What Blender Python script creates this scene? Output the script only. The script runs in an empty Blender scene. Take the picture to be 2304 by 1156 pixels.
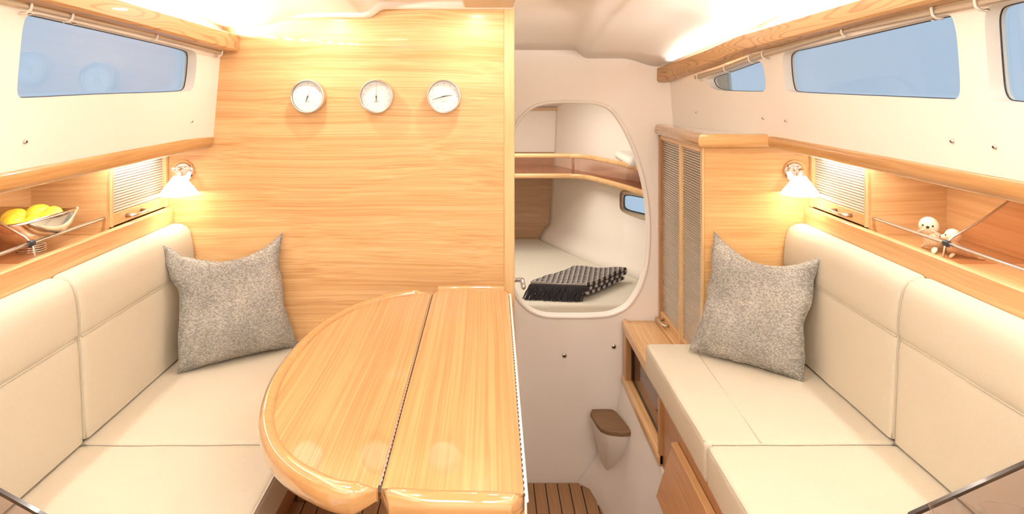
import bpy, bmesh, math, random
from mathutils import Vector, Matrix, noise
random.seed(4)
scene = bpy.context.scene
COL = scene.collection
D = 2.1            # aft face of the main wooden bulkhead
DW = 2.615         # white moulded bulkhead with the oval opening
EYE = 1.28

# ------------------------------------------------------------------ camera
cam_d = bpy.data.cameras.new('camera'); cam = bpy.data.objects.new('camera', cam_d); COL.objects.link(cam)
cam.location = (0, 0, EYE); cam.rotation_euler = (math.pi/2, 0, 0)
cam_d.sensor_width = 36; cam_d.lens = 1500/2304*36
cam_d.shift_x = (1152-1100)/2304; cam_d.shift_y = -(578-190)/2304
cam_d.clip_start = 0.02; cam_d.clip_end = 60
scene.camera = cam

# ------------------------------------------------------------------ world
w = bpy.data.worlds.new('world'); scene.world = w; w.use_nodes = True
nt = w.node_tree; bg = nt.nodes['Background']
tc = nt.nodes.new('ShaderNodeTexCoord'); sp = nt.nodes.new('ShaderNodeSeparateXYZ'); rp = nt.nodes.new('ShaderNodeValToRGB')
rp.color_ramp.elements[0].position = 0.0; rp.color_ramp.elements[0].color = (.42, .52, .63, 1)
rp.color_ramp.elements[1].position = 0.5; rp.color_ramp.elements[1].color = (.375, .485, .61, 1)
nt.links.new(tc.outputs['Generated'], sp.inputs[0]); nt.links.new(sp.outputs['Z'], rp.inputs[0])
nt.links.new(rp.outputs[0], bg.inputs[0]); bg.inputs[1].default_value = 1.0

# ------------------------------------------------------------------ lights
WARM = (1.0, .89, .74); WARM2 = (1.0, .95, .885)
def area(name, loc, size, power, direction=(0, 0, -1), color=WARM2, spread=180):
    l = bpy.data.lights.new(name, 'AREA'); l.shape = 'RECTANGLE'; l.size, l.size_y = size
    l.energy = power; l.color = color; l.spread = math.radians(spread)
    o = bpy.data.objects.new(name, l); COL.objects.link(o); o.location = loc
    if direction[1] == 0: o.rotation_euler = (0, math.atan2(-direction[0], -direction[2]), 0)   # long side stays along Y
    else: o.rotation_euler = Vector(direction).to_track_quat('-Z', 'Y').to_euler()
    return o
def point(name, loc, power, r=.02, color=WARM):
    l = bpy.data.lights.new(name, 'POINT'); l.energy = power; l.color = color; l.shadow_soft_size = r
    o = bpy.data.objects.new(name, l); COL.objects.link(o); o.location = loc; return o
# recessed ceiling lights over the saloon; unseen fill panels added behind the camera
area('ceiling_light_saloon', (-.45, .95, 1.50), (.10, .10), 1.9)
area('ceiling_light_saloon', (.45, .95, 1.50), (.10, .10), 1.9)
area('ceiling_light_passage', (.22, 1.52, 1.525), (.10, .10), 1.9)
area('fill_light_aft', (-.40, -.1, 1.52), (.5, .5), 16)
area('fill_light_aft', (.40, -.1, 1.52), (.5, .5), 16)
area('ceiling_light_spot', (-.51, 1.93, 1.498), (.03, .03), 1.15)
area('ceiling_light_spot', (-.04, 1.93, 1.512), (.03, .03), 1.15)
# led strips in the coves behind the beams (light goes up to the headlining)
for sg in (-1, 1):
    for k in range(9):
        yc = -.02+k*.24
        zc = 1.562-.0436*(yc+.8) if yc < 1.45 else 1.464-.04*(yc-1.45)
        area('cove_led', (sg*.816, yc, zc-.004), (.016, .23), 3.6, (-sg*1.6, 0, 1))
for (xc, yc, zc) in ((.812, 2.125, 1.416), (.803, 2.17, 1.410), (.790, 2.22, 1.401), (.776, 2.27, 1.392), (.758, 2.33, 1.383), (.740, 2.385, 1.373), (.721, 2.445, 1.362), (.704, 2.50, 1.352)):
    area('cove_led', (xc, yc, zc+.006), (.008, .035), 1.6, (-1.6, 0, 1))
# led strips under the hand rails above the shelves
area('shelf_led_left', (-1.0, 1.42, 1.086), (.02, 1.2), 2.2)
area('shelf_led_right', (1.0, 1.42, 1.086), (.02, 1.2), 2.2)
# forward cabin
area('forward_cabin_light', (.12, 3.25, 1.245), (.5, .3), 3.6, (0, .02, -1))
area('forward_cabin_light', (.10, 2.85, 1.33), (.3, .2), 2.5, (0, .02, -1))

vs = scene.view_settings
scene.display_settings.display_device = 'sRGB'
vs.view_transform = 'Standard'; vs.look = 'None'; vs.gamma = 1.0; vs.use_curve_mapping = False
vs.exposure = 0.30

# ------------------------------------------------------------------ materials
def new_mat(name):
    m = bpy.data.materials.new(name); m.use_nodes = True
    return m, m.node_tree, m.node_tree.nodes['Principled BSDF']
def setc(b, col=None, rough=.5, metal=0, coat=0, spec=.5, trans=0, ior=1.45):
    if col is not None: b.inputs['Base Color'].default_value = (*col, 1)
    b.inputs['Roughness'].default_value = rough; b.inputs['Metallic'].default_value = metal
    b.inputs['Coat Weight'].default_value = coat; b.inputs['Coat IOR'].default_value = 1.5 if coat < 1 else 1.75; b.inputs['Coat Roughness'].default_value = .04
    b.inputs['Specular IOR Level'].default_value = spec
    b.inputs['Transmission Weight'].default_value = trans; b.inputs['IOR'].default_value = ior
def plain(name, col, rough=.5, metal=0, coat=0, bump=0, bscale=80, var=.03):
    m, nt, b = new_mat(name); setc(b, col, rough, metal, coat)
    tcn = nt.nodes.new('ShaderNodeTexCoord'); n = nt.nodes.new('ShaderNodeTexNoise'); n.inputs['Scale'].default_value = bscale
    n.inputs['Detail'].default_value = 3
    nt.links.new(tcn.outputs['Object'], n.inputs['Vector'])
    r = nt.nodes.new('ShaderNodeValToRGB')
    r.color_ramp.elements[0].color = (*[c*(1-var) for c in col], 1); r.color_ramp.elements[1].color = (*[min(1, c*(1+var)) for c in col], 1)
    nt.links.new(n.outputs['Fac'], r.inputs[0]); nt.links.new(r.outputs[0], b.inputs['Base Color'])
    if bump:
        bn = nt.nodes.new('ShaderNodeBump'); bn.inputs['Strength'].default_value = bump; bn.inputs['Distance'].default_value = .001
        nt.links.new(n.outputs['Fac'], bn.inputs['Height']); nt.links.new(bn.outputs[0], b.inputs['Normal'])
    return m
def wood(name, light, dark, axis='X', line=125, band=9, rough=.35, coat=.3, wave=.06, stretch=1.3, amt=1.0):
    """straight ash-like grain running along the axis"""
    m, nt, b = new_mat(name); setc(b, light, rough, 0, coat)
    N = nt.nodes.new; L = nt.links.new
    tcn = N('ShaderNodeTexCoord')
    # gentle waviness of the grain
    nw = N('ShaderNodeTexNoise'); nw.inputs['Scale'].default_value = 2.2; nw.inputs['Detail'].default_value = 2
    L(tcn.outputs['Object'], nw.inputs['Vector'])
    sb = N('ShaderNodeVectorMath'); sb.operation = 'SUBTRACT'; sb.inputs[1].default_value = (.5, .5, .5); L(nw.outputs['Color'], sb.inputs[0])
    sc = N('ShaderNodeVectorMath'); sc.operation = 'SCALE'; sc.inputs['Scale'].default_value = wave; L(sb.outputs[0], sc.inputs[0])
    mw = N('ShaderNodeMapping'); ms = [1.3]*3; ms['XYZ'.index(axis)] = .55; mw.inputs['Scale'].default_value = ms; L(tcn.outputs['Object'], mw.inputs['Vector']); L(mw.outputs[0], nw.inputs['Vector'])
    ad = N('ShaderNodeVectorMath'); ad.operation = 'ADD'; L(tcn.outputs['Object'], ad.inputs[0]); L(sc.outputs[0], ad.inputs[1])
    def nz(across, along, detail):
        mp = N('ShaderNodeMapping'); s = [across]*3; s['XYZ'.index(axis)] = along; mp.inputs['Scale'].default_value = s
        n = N('ShaderNodeTexNoise'); n.inputs['Scale'].default_value = 1; n.inputs['Detail'].default_value = detail
        L(ad.outputs[0], mp.inputs['Vector']); L(mp.outputs[0], n.inputs['Vector']); return n
    fine = nz(line*2.2, stretch*2, 2); mid = nz(line*.5, stretch, 3); broad = nz(band, stretch*.5, 2)
    a = N('ShaderNodeMath'); a.operation = 'MULTIPLY_ADD'; a.inputs[1].default_value = .46; L(fine.outputs['Fac'], a.inputs[0])
    b1 = N('ShaderNodeMath'); b1.operation = 'MULTIPLY'; b1.inputs[1].default_value = .30; L(mid.outputs['Fac'], b1.inputs[0]); L(b1.outputs[0], a.inputs[2])
    c = N('ShaderNodeMath'); c.operation = 'MULTIPLY_ADD'; c.inputs[1].default_value = .30; L(broad.outputs['Fac'], c.inputs[0]); L(a.outputs[0], c.inputs[2])
    r = N('ShaderNodeValToRGB'); L(c.outputs[0], r.inputs[0])
    r.color_ramp.elements[0].position = .55-.15/amt; r.color_ramp.elements[0].color = (*dark, 1)
    r.color_ramp.elements[1].position = .55+.11/amt; r.color_ramp.elements[1].color = (*light, 1)
    L(r.outputs[0], b.inputs['Base Color'])
    bn = N('ShaderNodeBump'); bn.inputs['Strength'].default_value = .08; bn.inputs['Distance'].default_value = .0006
    L(fine.outputs['Fac'], bn.inputs['Height']); L(bn.outputs[0], b.inputs['Normal'])
    return m
def cathedral(name, light, dark, rough=.35, coat=.2):
    """flame grain for the solid beams, running along Y"""
    m, nt, b = new_mat(name); setc(b, light, rough, 0, coat)
    N = nt.nodes.new; L = nt.links.new
    tcn = N('ShaderNodeTexCoord'); mp = N('ShaderNodeMapping'); mp.inputs['Scale'].default_value = (9, 1.6, 17)
    L(tcn.outputs['Object'], mp.inputs['Vector'])
    n = N('ShaderNodeTexNoise'); n.inputs['Scale'].default_value = 1; n.inputs['Detail'].default_value = 1.0; L(mp.outputs[0], n.inputs['Vector'])
    mu = N('ShaderNodeMath'); mu.operation = 'MULTIPLY'; mu.inputs[1].default_value = 20; L(n.outputs['Fac'], mu.inputs[0])
    fr = N('ShaderNodeMath'); fr.operation = 'FRACT'; L(mu.outputs[0], fr.inputs[0])
    r = N('ShaderNodeValToRGB'); L(fr.outputs[0], r.inputs[0])
    e = r.color_ramp.elements; e[0].position = 0; e[0].color = (*dark, 1); e[1].position = .28; e[1].color = (*light, 1)
    x = e.new(.9); x.color = (*[l*.9+d*.1 for l, d in zip(light, dark)], 1); x = e.new(1.0); x.color = (*dark, 1)
    L(r.outputs[0], b.inputs['Base Color']); return m

ASH = wood('ash_bulkhead', (.76, .485, .235), (.54, .285, .105), 'X', amt=1.15, coat=.12, stretch=.6)
ASHP = wood('ash_partition', (.78, .49, .215), (.58, .31, .115), 'X', amt=1.1, stretch=.7)
ASHY = wood('ash_along', (.74, .46, .22), (.57, .31, .12), 'Y', 70)
ASHX = wood('ash_across', (.74, .46, .22), (.57, .31, .12), 'X', 70)
ASHZ = wood('ash_upright', (.76, .52, .27), (.66, .41, .18), 'Z', 60)
ASHZD = wood('ash_upright_brown', (.52, .28, .12), (.38, .18, .07), 'Z', 60)
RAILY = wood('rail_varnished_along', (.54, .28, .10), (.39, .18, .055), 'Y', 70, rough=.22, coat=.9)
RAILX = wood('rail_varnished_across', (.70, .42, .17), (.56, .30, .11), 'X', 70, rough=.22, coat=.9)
TABLE = wood('table_varnished', (.57, .32, .13), (.41, .20, .068), 'Y', 105, 7, rough=.25, coat=1.0, wave=.015, amt=1.2, stretch=.5)
RIM = wood('table_rim_varnished', (.55, .295, .115), (.44, .215, .075), 'X', 45, 5, rough=.2, coat=1.0, wave=.04, amt=.6)
BROWN = wood('oiled_brown_wood', (.50, .25, .10), (.36, .16, .055), 'Y', 60, rough=.35, coat=.4)
BEAM = cathedral('beam_flame_grain', (.50, .28, .12), (.31, .145, .055))
TEAK = wood('teak_planks', (.44, .24, .115), (.32, .16, .07), 'Y', 80, 12, rough=.5, coat=0)
TEAK2 = wood('teak_step', (.24, .13, .06), (.17, .09, .04), 'X', 80, 12, rough=.6, coat=0)
CAULK = plain('black_caulk', (.02, .018, .016), .6)
WHITE = plain('cream_gelcoat', (.88, .80, .72), .42, coat=.08, bscale=30, var=.01)
WHITE2 = plain('cream_vinyl', (.83, .75, .65), .5, bump=.15, bscale=500, var=.01)
LINER = plain('headlining', (.90, .84, .775), .45, bump=.1, bscale=400, var=.01)
PLASTIC = plain('beige_plastic', (.52, .41, .28), .4)
FAB = plain('cream_upholstery', (.60, .53, .405), .95, bump=1.0, bscale=650, var=.13)
MATT = plain('mattress_cloth', (.66, .60, .48), .9, bump=.7, bscale=700, var=.05)
CHROME = plain('chrome', (.85, .84, .83), .08, 1)
STEEL = plain('brushed_steel', (.68, .64, .60), .3, 1)
NICKEL = plain('satin_nickel', (.62, .55, .46), .3, 1)
DARK = plain('black_metal', (.03, .03, .035), .4)
SLAT = plain('pale_tambour', (.76, .66, .57), .4)
GREYSLAT = plain('grey_tambour', (.56, .48, .39), .32, metal=.35)
TAMBACK = plain('tambour_backing', (.16, .11, .075), .7)
DIAL = plain('white_dial', (.90, .90, .88), .5)
SEALW = wood('seal_oak', (.70, .52, .33), (.50, .34, .19), 'Z', 70, rough=.5, coat=.1)
SEALH = wood('seal_maple', (.86, .74, .56), (.74, .58, .38), 'X', 40, rough=.4, coat=.2)
LEMON = plain('lemon_skin', (.90, .66, .05), .4, bump=.5, bscale=220, var=.05)
LEAF = plain('green_leaf', (.42, .56, .12), .5)
THREAD = plain('white_thread', (.9, .88, .82), .7)
FRINGE = plain('black_wool', (.022, .018, .020), .95, bump=.5, bscale=600)
GREYCAB = plain('grey_locker_lining', (.30, .27, .27), .4)
RUBBER = plain('black_gasket', (.015, .018, .025), .5)
def glass(name, tint, rough=0.0, ior=1.45):
    m, nt, b = new_mat(name); nt.nodes.remove(b); N = nt.nodes.new; L = nt.links.new
    out = nt.nodes['Material Output']
    t = N('ShaderNodeBsdfTransparent'); t.inputs[0].default_value = (*tint, 1)
    g = N('ShaderNodeBsdfGlossy'); g.inputs['Roughness'].default_value = rough
    f = N('ShaderNodeFresnel'); ge = N('ShaderNodeNewGeometry'); mi = N('ShaderNodeMapRange'); L(ge.outputs['Backfacing'], mi.inputs['Value'])
    mi.inputs['To Min'].default_value = ior; mi.inputs['To Max'].default_value = 1/ior; L(mi.outputs[0], f.inputs[0])
    mx = N('ShaderNodeMixShader'); L(f.outputs[0], mx.inputs[0]); L(t.outputs[0], mx.inputs[1]); L(g.outputs[0], mx.inputs[2])
    L(mx.outputs[0], out.inputs[0]); return m
PANE = glass('window_acrylic', (.93, .97, 1.0))
SMOKE = glass('smoked_acrylic', (.90, .79, .74))
SMOKE2 = glass('smoked_acrylic_pale', (.80, .765, .79))
CLEAR = glass('clear_glass', (.97, .97, .97))
def emit(name, col, s):
    m, nt, b = new_mat(name); setc(b, col, .4)
    b.inputs['Emission Color'].default_value = (*col, 1); b.inputs['Emission Strength'].default_value = s; return m
SHADE = emit('lit_opal_shade', (1, .93, .82), .9)
def weave():
    m, nt, b = new_mat('grey_woven_cloth'); setc(b, (.4, .37, .33), .95)
    N = nt.nodes.new; L = nt.links.new
    tcn = N('ShaderNodeTexCoord'); mp = N('ShaderNodeMapping'); mp.inputs['Rotation'].default_value = (math.radians(90), 0, 0)
    n0 = N('ShaderNodeTexNoise'); n0.inputs['Scale'].default_value = 260; L(tcn.outputs['Object'], n0.inputs['Vector'])
    vm = N('ShaderNodeVectorMath'); vm.operation = 'MULTIPLY_ADD'; vm.inputs[1].default_value = (.0022, .0022, .0022)
    L(n0.outputs['Color'], vm.inputs[0]); L(tcn.outputs['Object'], vm.inputs[2]); L(vm.outputs[0], mp.inputs['Vector'])
    br = N('ShaderNodeTexBrick'); br.inputs['Scale'].default_value = 1; br.inputs['Brick Width'].default_value = .0044; br.inputs['Row Height'].default_value = .0028
    br.inputs['Mortar Size'].default_value = .0008; br.inputs['Mortar Smooth'].default_value = 1.0; br.inputs['Bias'].default_value = 0
    br.inputs['Color1'].default_value = (.70, .655, .59, 1); br.inputs['Color2'].default_value = (.34, .315, .28, 1); br.inputs['Mortar'].default_value = (.18, .165, .145, 1)
    L(mp.outputs[0], br.inputs['Vector'])
    n = N('ShaderNodeTexNoise'); n.inputs['Scale'].default_value = 9; n.inputs['Detail'].default_value = 4; L(tcn.outputs['Object'], n.inputs['Vector'])
    r = N('ShaderNodeValToRGB'); r.color_ramp.elements[0].position = .35; r.color_ramp.elements[0].color = (.8, .8, .8, 1); r.color_ramp.elements[1].position = .7; r.color_ramp.elements[1].color = (1.15, 1.13, 1.1, 1)
    L(n.outputs['Fac'], r.inputs[0])
    mx = N('ShaderNodeMix'); mx.data_type = 'RGBA'; mx.blend_type = 'MULTIPLY'; mx.inputs[0].default_value = 1
    L(br.outputs['Color'], mx.inputs[6]); L(r.outputs[0], mx.inputs[7]); L(mx.outputs[2], b.inputs['Base Color'])
    bn = N('ShaderNodeBump'); bn.inputs['Strength'].default_value = .7; bn.inputs['Distance'].default_value = .0015
    L(br.outputs['Fac'], bn.inputs['Height']); bn.invert = True; L(bn.outputs[0], b.inputs['Normal']); return m
WEAVE = weave()
def triangles():
    m, nt, b = new_mat('triangle_knit'); setc(b, (.3, .3, .3), .95)
    N = nt.nodes.new; L = nt.links.new
    uv = N('ShaderNodeTexCoord'); sp = N('ShaderNodeSeparateXYZ'); L(uv.outputs['UV'], sp.inputs[0])
    def M(op, a, bb=None):
        x = N('ShaderNodeMath'); x.operation = op
        for i, v in enumerate((a, bb)):
            if v is None: continue
            if isinstance(v, (int, float)): x.inputs[i].default_value = v
            else: L(v, x.inputs[i])
        return x.outputs[0]
    fv = M('FRACT', sp.outputs[1]); row = M('FLOOR', sp.outputs[1]); off = M('MULTIPLY', M('MODULO', row, 2), .5)
    fu = M('FRACT', M('ADD', sp.outputs[0], off))
    t = M('MULTIPLY', M('ABSOLUTE', M('SUBTRACT', fu, .5)), 2)
    k = M('LESS_THAN', t, M('SUBTRACT', .97, fv))
    mx = N('ShaderNodeMix'); mx.data_type = 'RGBA'; L(k, mx.inputs[0]); mx.inputs[6].default_value = (.03, .024, .024, 1); mx.inputs[7].default_value = (.40, .35, .31, 1)
    L(mx.outputs[2], b.inputs['Base Color']); return m
KNIT = triangles()

# ------------------------------------------------------------------ helpers
def link(name, me, mat, parent=None, smooth=None, bevel=0, seg=3):
    o = bpy.data.objects.new(name, me); COL.objects.link(o)
    if mat: me.materials.append(mat)
    if parent is not None: o.parent = parent
    if smooth is not None:
        for p in me.polygons: p.use_smooth = True
        if smooth < 180: me.set_sharp_from_angle(angle=math.radians(smooth))
    if bevel:
        b = o.modifiers.new('bevel', 'BEVEL'); b.width = bevel; b.segments = seg; b.limit_method = 'ANGLE'; b.angle_limit = math.radians(35)
        b.harden_normals = False
        for p in me.polygons: p.use_smooth = True
        me.set_sharp_from_angle(angle=math.radians(60))
    return o
def mesh(vs_, fs):
    me = bpy.data.meshes.new('m'); me.from_pydata([tuple(v) for v in vs_], [], fs); me.update(); return me
class MB:
    def __init__(s): s.v = []; s.f = []
    def add(s, vs_, fs):
        n = len(s.v); s.v += [tuple(v) for v in vs_]; s.f += [[i+n for i in f] for f in fs]
    def box(s, x0, x1, y0, y1, z0, z1):
        s.add([(x0, y0, z0), (x1, y0, z0), (x1, y1, z0), (x0, y1, z0), (x0, y0, z1), (x1, y0, z1), (x1, y1, z1), (x0, y1, z1)],
              [[0, 3, 2, 1], [4, 5, 6, 7], [0, 1, 5, 4], [1, 2, 6, 5], [2, 3, 7, 6], [3, 0, 4, 7]])
    def tube(s, pts, r, n=10, caps=True, flat=1.0):
        pts = [Vector(p) for p in pts]; rs = r if isinstance(r, (list, tuple)) else [r]*len(pts)
        rings = []; up = None
        for i, p in enumerate(pts):
            t = ((pts[min(i+1, len(pts)-1)]-p).normalized() + (p-pts[max(i-1, 0)]).normalized()).normalized()
            if up is None: up = Vector((0, 0, 1)) if abs(t.z) < .9 else Vector((1, 0, 0))
            a = t.cross(up).normalized(); b = a.cross(t).normalized(); up = b
            rings.append([p + a*math.cos(2*math.pi*k/n)*rs[i] + b*math.sin(2*math.pi*k/n)*rs[i]*flat for k in range(n)])
        vs_ = [v for R in rings for v in R]; fs = []
        for i in range(len(pts)-1):
            for k in range(n): fs.append([i*n+k, (i+1)*n+k, (i+1)*n+(k+1) % n, i*n+(k+1) % n][::-1])
        if caps: fs.append(list(range(n))[::-1][::-1]); fs.append([(len(pts)-1)*n+k for k in range(n)][::-1])
        s.add(vs_, fs)
    def lathe(s, prof, c=(0, 0, 0), ax='Z', n=40, cap_end=True):
        vs_ = []
        for r, h in prof:
            for k in range(n):
                a = 2*math.pi*k/n; x, y = r*math.cos(a), r*math.sin(a)
                vs_.append({'Z': (c[0]+x, c[1]+y, c[2]+h), 'Y': (c[0]+x, c[1]-h, c[2]+y), 'X': (c[0]+h, c[1]+x, c[2]+y)}[ax])
        fs = []
        for i in range(len(prof)-1):
            for k in range(n): fs.append([i*n+k, i*n+(k+1) % n, (i+1)*n+(k+1) % n, (i+1)*n+k])
        if prof[0][0] > 1e-6: fs.append(list(range(n))[::-1])
        if cap_end and prof[-1][0] > 1e-6: fs.append([(len(prof)-1)*n+k for k in range(n)])
        s.add(vs_, fs)
    def loft(s, rows, caps=True):
        n = len(rows[0]); vs_ = [v for R in rows for v in R]; fs = []
        for i in range(len(rows)-1):
            for k in range(n): fs.append([i*n+k, i*n+(k+1) % n, (i+1)*n+(k+1) % n, (i+1)*n+k])
        if caps: fs.append(list(range(n))[::-1]); fs.append([(len(rows)-1)*n+k for k in range(n)])
        s.add(vs_, fs)
    def build(s, name, mat, parent=None, smooth=None, bevel=0, seg=3):
        me = mesh(s.v, s.f); bm = bmesh.new(); bm.from_mesh(me)
        bmesh.ops.remove_doubles(bm, verts=bm.verts, dist=1e-6); bmesh.ops.recalc_face_normals(bm, faces=bm.faces); bm.to_mesh(me); bm.free()
        return link(name, me, mat, parent, smooth, bevel, seg)
def box(name, mat, x0, x1, y0, y1, z0, z1, parent=None, bevel=.001, seg=2):
    m = MB(); m.box(min(x0, x1), max(x0, x1), y0, y1, z0, z1); return m.build(name, mat, parent, None, bevel, seg)
def prism(name, mat, pts, vec, parent=None, bevel=0, seg=3, smooth=None):
    vec = Vector(vec); m = MB(); m.loft([[Vector(p) for p in pts], [Vector(p)+vec for p in pts]]); return m.build(name, mat, parent, smooth, bevel, seg)
def thing(name, label, cat, loc=(0, 0, 0), group=None):
    o = bpy.data.objects.new(name, None); COL.objects.link(o); o.location = loc; o.empty_display_size = .02
    o['label'] = label; o['category'] = cat
    if group: o['group'] = group
    return o
def tag(o, label, cat, group=None):
    o['label'] = label; o['category'] = cat
    if group: o['group'] = group
    return o
def structure(o, label=None):
    o['kind'] = 'structure'
    if label: o['label'] = label
    return o
def rebase(root, loc):
    """move a thing's origin to loc while parts stay (parts were built in world coordinates)"""
    root.location = loc
    for c in root.children: c.location = -Vector(loc)
def cut(o, cutters):
    for c in cutters:
        md = o.modifiers.new('cut', 'BOOLEAN'); md.operation = 'DIFFERENCE'; md.solver = 'EXACT'; md.object = c
    bpy.context.view_layer.update()
    me = bpy.data.meshes.new_from_object(o.evaluated_get(bpy.context.evaluated_depsgraph_get()))
    o.modifiers.clear(); o.data = me
    for c in cutters: bpy.data.objects.remove(c)
def rounded(pts, iters=3):
    """Chaikin smoothing of a closed outline"""
    for _ in range(iters):
        q = []
        for i in range(len(pts)):
            a, b = Vector(pts[i]), Vector(pts[(i+1) % len(pts)]); q += [a*.8+b*.2, a*.2+b*.8]
        pts = q
    return [tuple(p) for p in pts]
def mitre(path, offs):
    """offset a plan polyline to its left by each value in offs; returns a list of rows"""
    P = [Vector(p) for p in path]; rows = []
    for i, p in enumerate(P):
        d1 = (P[i]-P[i-1]).normalized() if i > 0 else (P[1]-P[0]).normalized()
        d2 = (P[i+1]-P[i]).normalized() if i < len(P)-1 else d1
        n1 = Vector((-d1.y, d1.x)); n2 = Vector((-d2.y, d2.x)); n = (n1+n2).normalized(); k = 1/max(.3, n.dot(n1))
        rows.append([p + n*o*k for o in offs])
    return rows
def sweep(name, mat, path, prof, parent=None, zs=None, smooth=40, bevel=0):
    """sweep a profile [(left offset, z)] along a plan path"""
    rows = mitre(path, [a for a, b in prof]); m = MB(); R = []
    for i, r in enumerate(rows):
        dz = zs[i] if zs else 0
        R.append([(v.x, v.y, b+dz) for v, (a, b) in zip(r, prof)])
    m.loft(R); return m.build(name, mat, parent, smooth, bevel)
def oval_prof(w, h, z, n=16, p=2.8):
    return [(w/2*math.copysign(abs(math.cos(t))**(2/p), math.cos(t)), z+h/2*math.copysign(abs(math.sin(t))**(2/p), math.sin(t))) for t in [2*math.pi*k/n for k in range(n)]]

# ================================================================== STRUCTURE
def smooth01(t): t = max(0, min(1, t)); return t*t*(3-2*t)
def interp(x, tab):
    if x <= tab[0][0]: return tab[0][1]
    for (a, b), (c, d) in zip(tab, tab[1:]):
        if x <= c: return b+(d-b)*(x-a)/(c-a)
    return tab[-1][1]
def z0(y): return interp(y, [(-.8, 1.60), (1.2, 1.566), (1.9, 1.545), (2.1, 1.528), (2.615, 1.414)])
def edge_x(y): return interp(y, [(2.1, .79), (2.3, .752), (2.615, .662)])
def beam_top(y): return interp(y, [(-.8, 1.56), (1.45, 1.462), (2.1, 1.436), (2.615, 1.345)])
def ceil_z(x, y):
    x = abs(x); e = edge_x(y); zc = z0(y) - .033*smooth01((x-.33)/.055)
    ze = beam_top(y) + interp(y, [(-.8, .06), (1.7, .050), (2.0, .032), (2.1, .022), (2.3, .034), (2.52, .022), (2.615, .003)])
    if x > .52: zc = zc + (ze-zc)*smooth01((x-.52)/(e-.52))
    return zc
def wall_x(y, z): return .872-(z-1.125)*.083-max(0, y-1.98)**2*.37
ys = [-.8, -.3, .3, .8, 1.2, 1.5, 1.8, 1.95, 2.05, 2.1, 2.2, 2.35, 2.5, 2.62]
m = MB(); xs = [i/60*.97 for i in range(-60, 61)]
vv = []; ff = []
for y in ys:
    for x in xs: vv.append((x, y, ceil_z(x, y)))
n = len(xs)
for i in range(len(ys)-1):
    for k in range(n-1): ff.append([i*n+k, i*n+k+1, (i+1)*n+k+1, (i+1)*n+k])
me = mesh(vv, ff); o = link('ceiling', me, LINER, smooth=180); structure(o)
sd = o.modifiers.new('thick', 'SOLIDIFY'); sd.thickness = .02; sd.offset = 1
# lip of the headlining where it meets the wooden bulkhead
m = MB(); R = []
for x in [-.79+i*(.868)/60 for i in range(61)]:
    t = smooth01((abs(x)-.33)/.05) if x < 0 else 0
    zb = 1.516-.027*t-.012*smooth01((abs(x)-.6)/.1)-.022*max(0, (abs(x)-.66)/.13)
    R.append([(x, 2.098, zb), (x, 2.065, zb-.001), (x, 2.048, zb+.006), (x, 2.038, zb+.022), (x, 2.03, zb+.04), (x, 2.03, zb+.055), (x, 2.098, zb+.055)])
m.loft(R); structure(m.build('trim_1', LINER, smooth=60))

# wooden bulkhead (aft wall of the heads) with upright edge trim
b = MB(); bo_ = [(-1.26, -.02), (.047, -.02), (.047, 1.54), (-.885, 1.54), (-.885, 1.12), (-1.26, 1.12)]; b.loft([[(x, D, z) for x, z in bo_], [(x, D+.02, z) for x, z in bo_]]); structure(b.build('wall_back', ASH), 'honey coloured ash bulkhead with horizontal grain')
structure(box('trim_2', ASHZ, .0475, .081, D-.004, D+.024, 0, 1.53, bevel=.004))
structure(box('wall_passage', WHITE, .052, .076, D+.024, DW, -.3, 1.5, bevel=0))
# right partition behind the lamp
structure(box('wall_partition', ASHP, .680, 1.30, D, D+.02, .3, 1.12, bevel=0), 'ash partition behind the right reading lamp')
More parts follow.
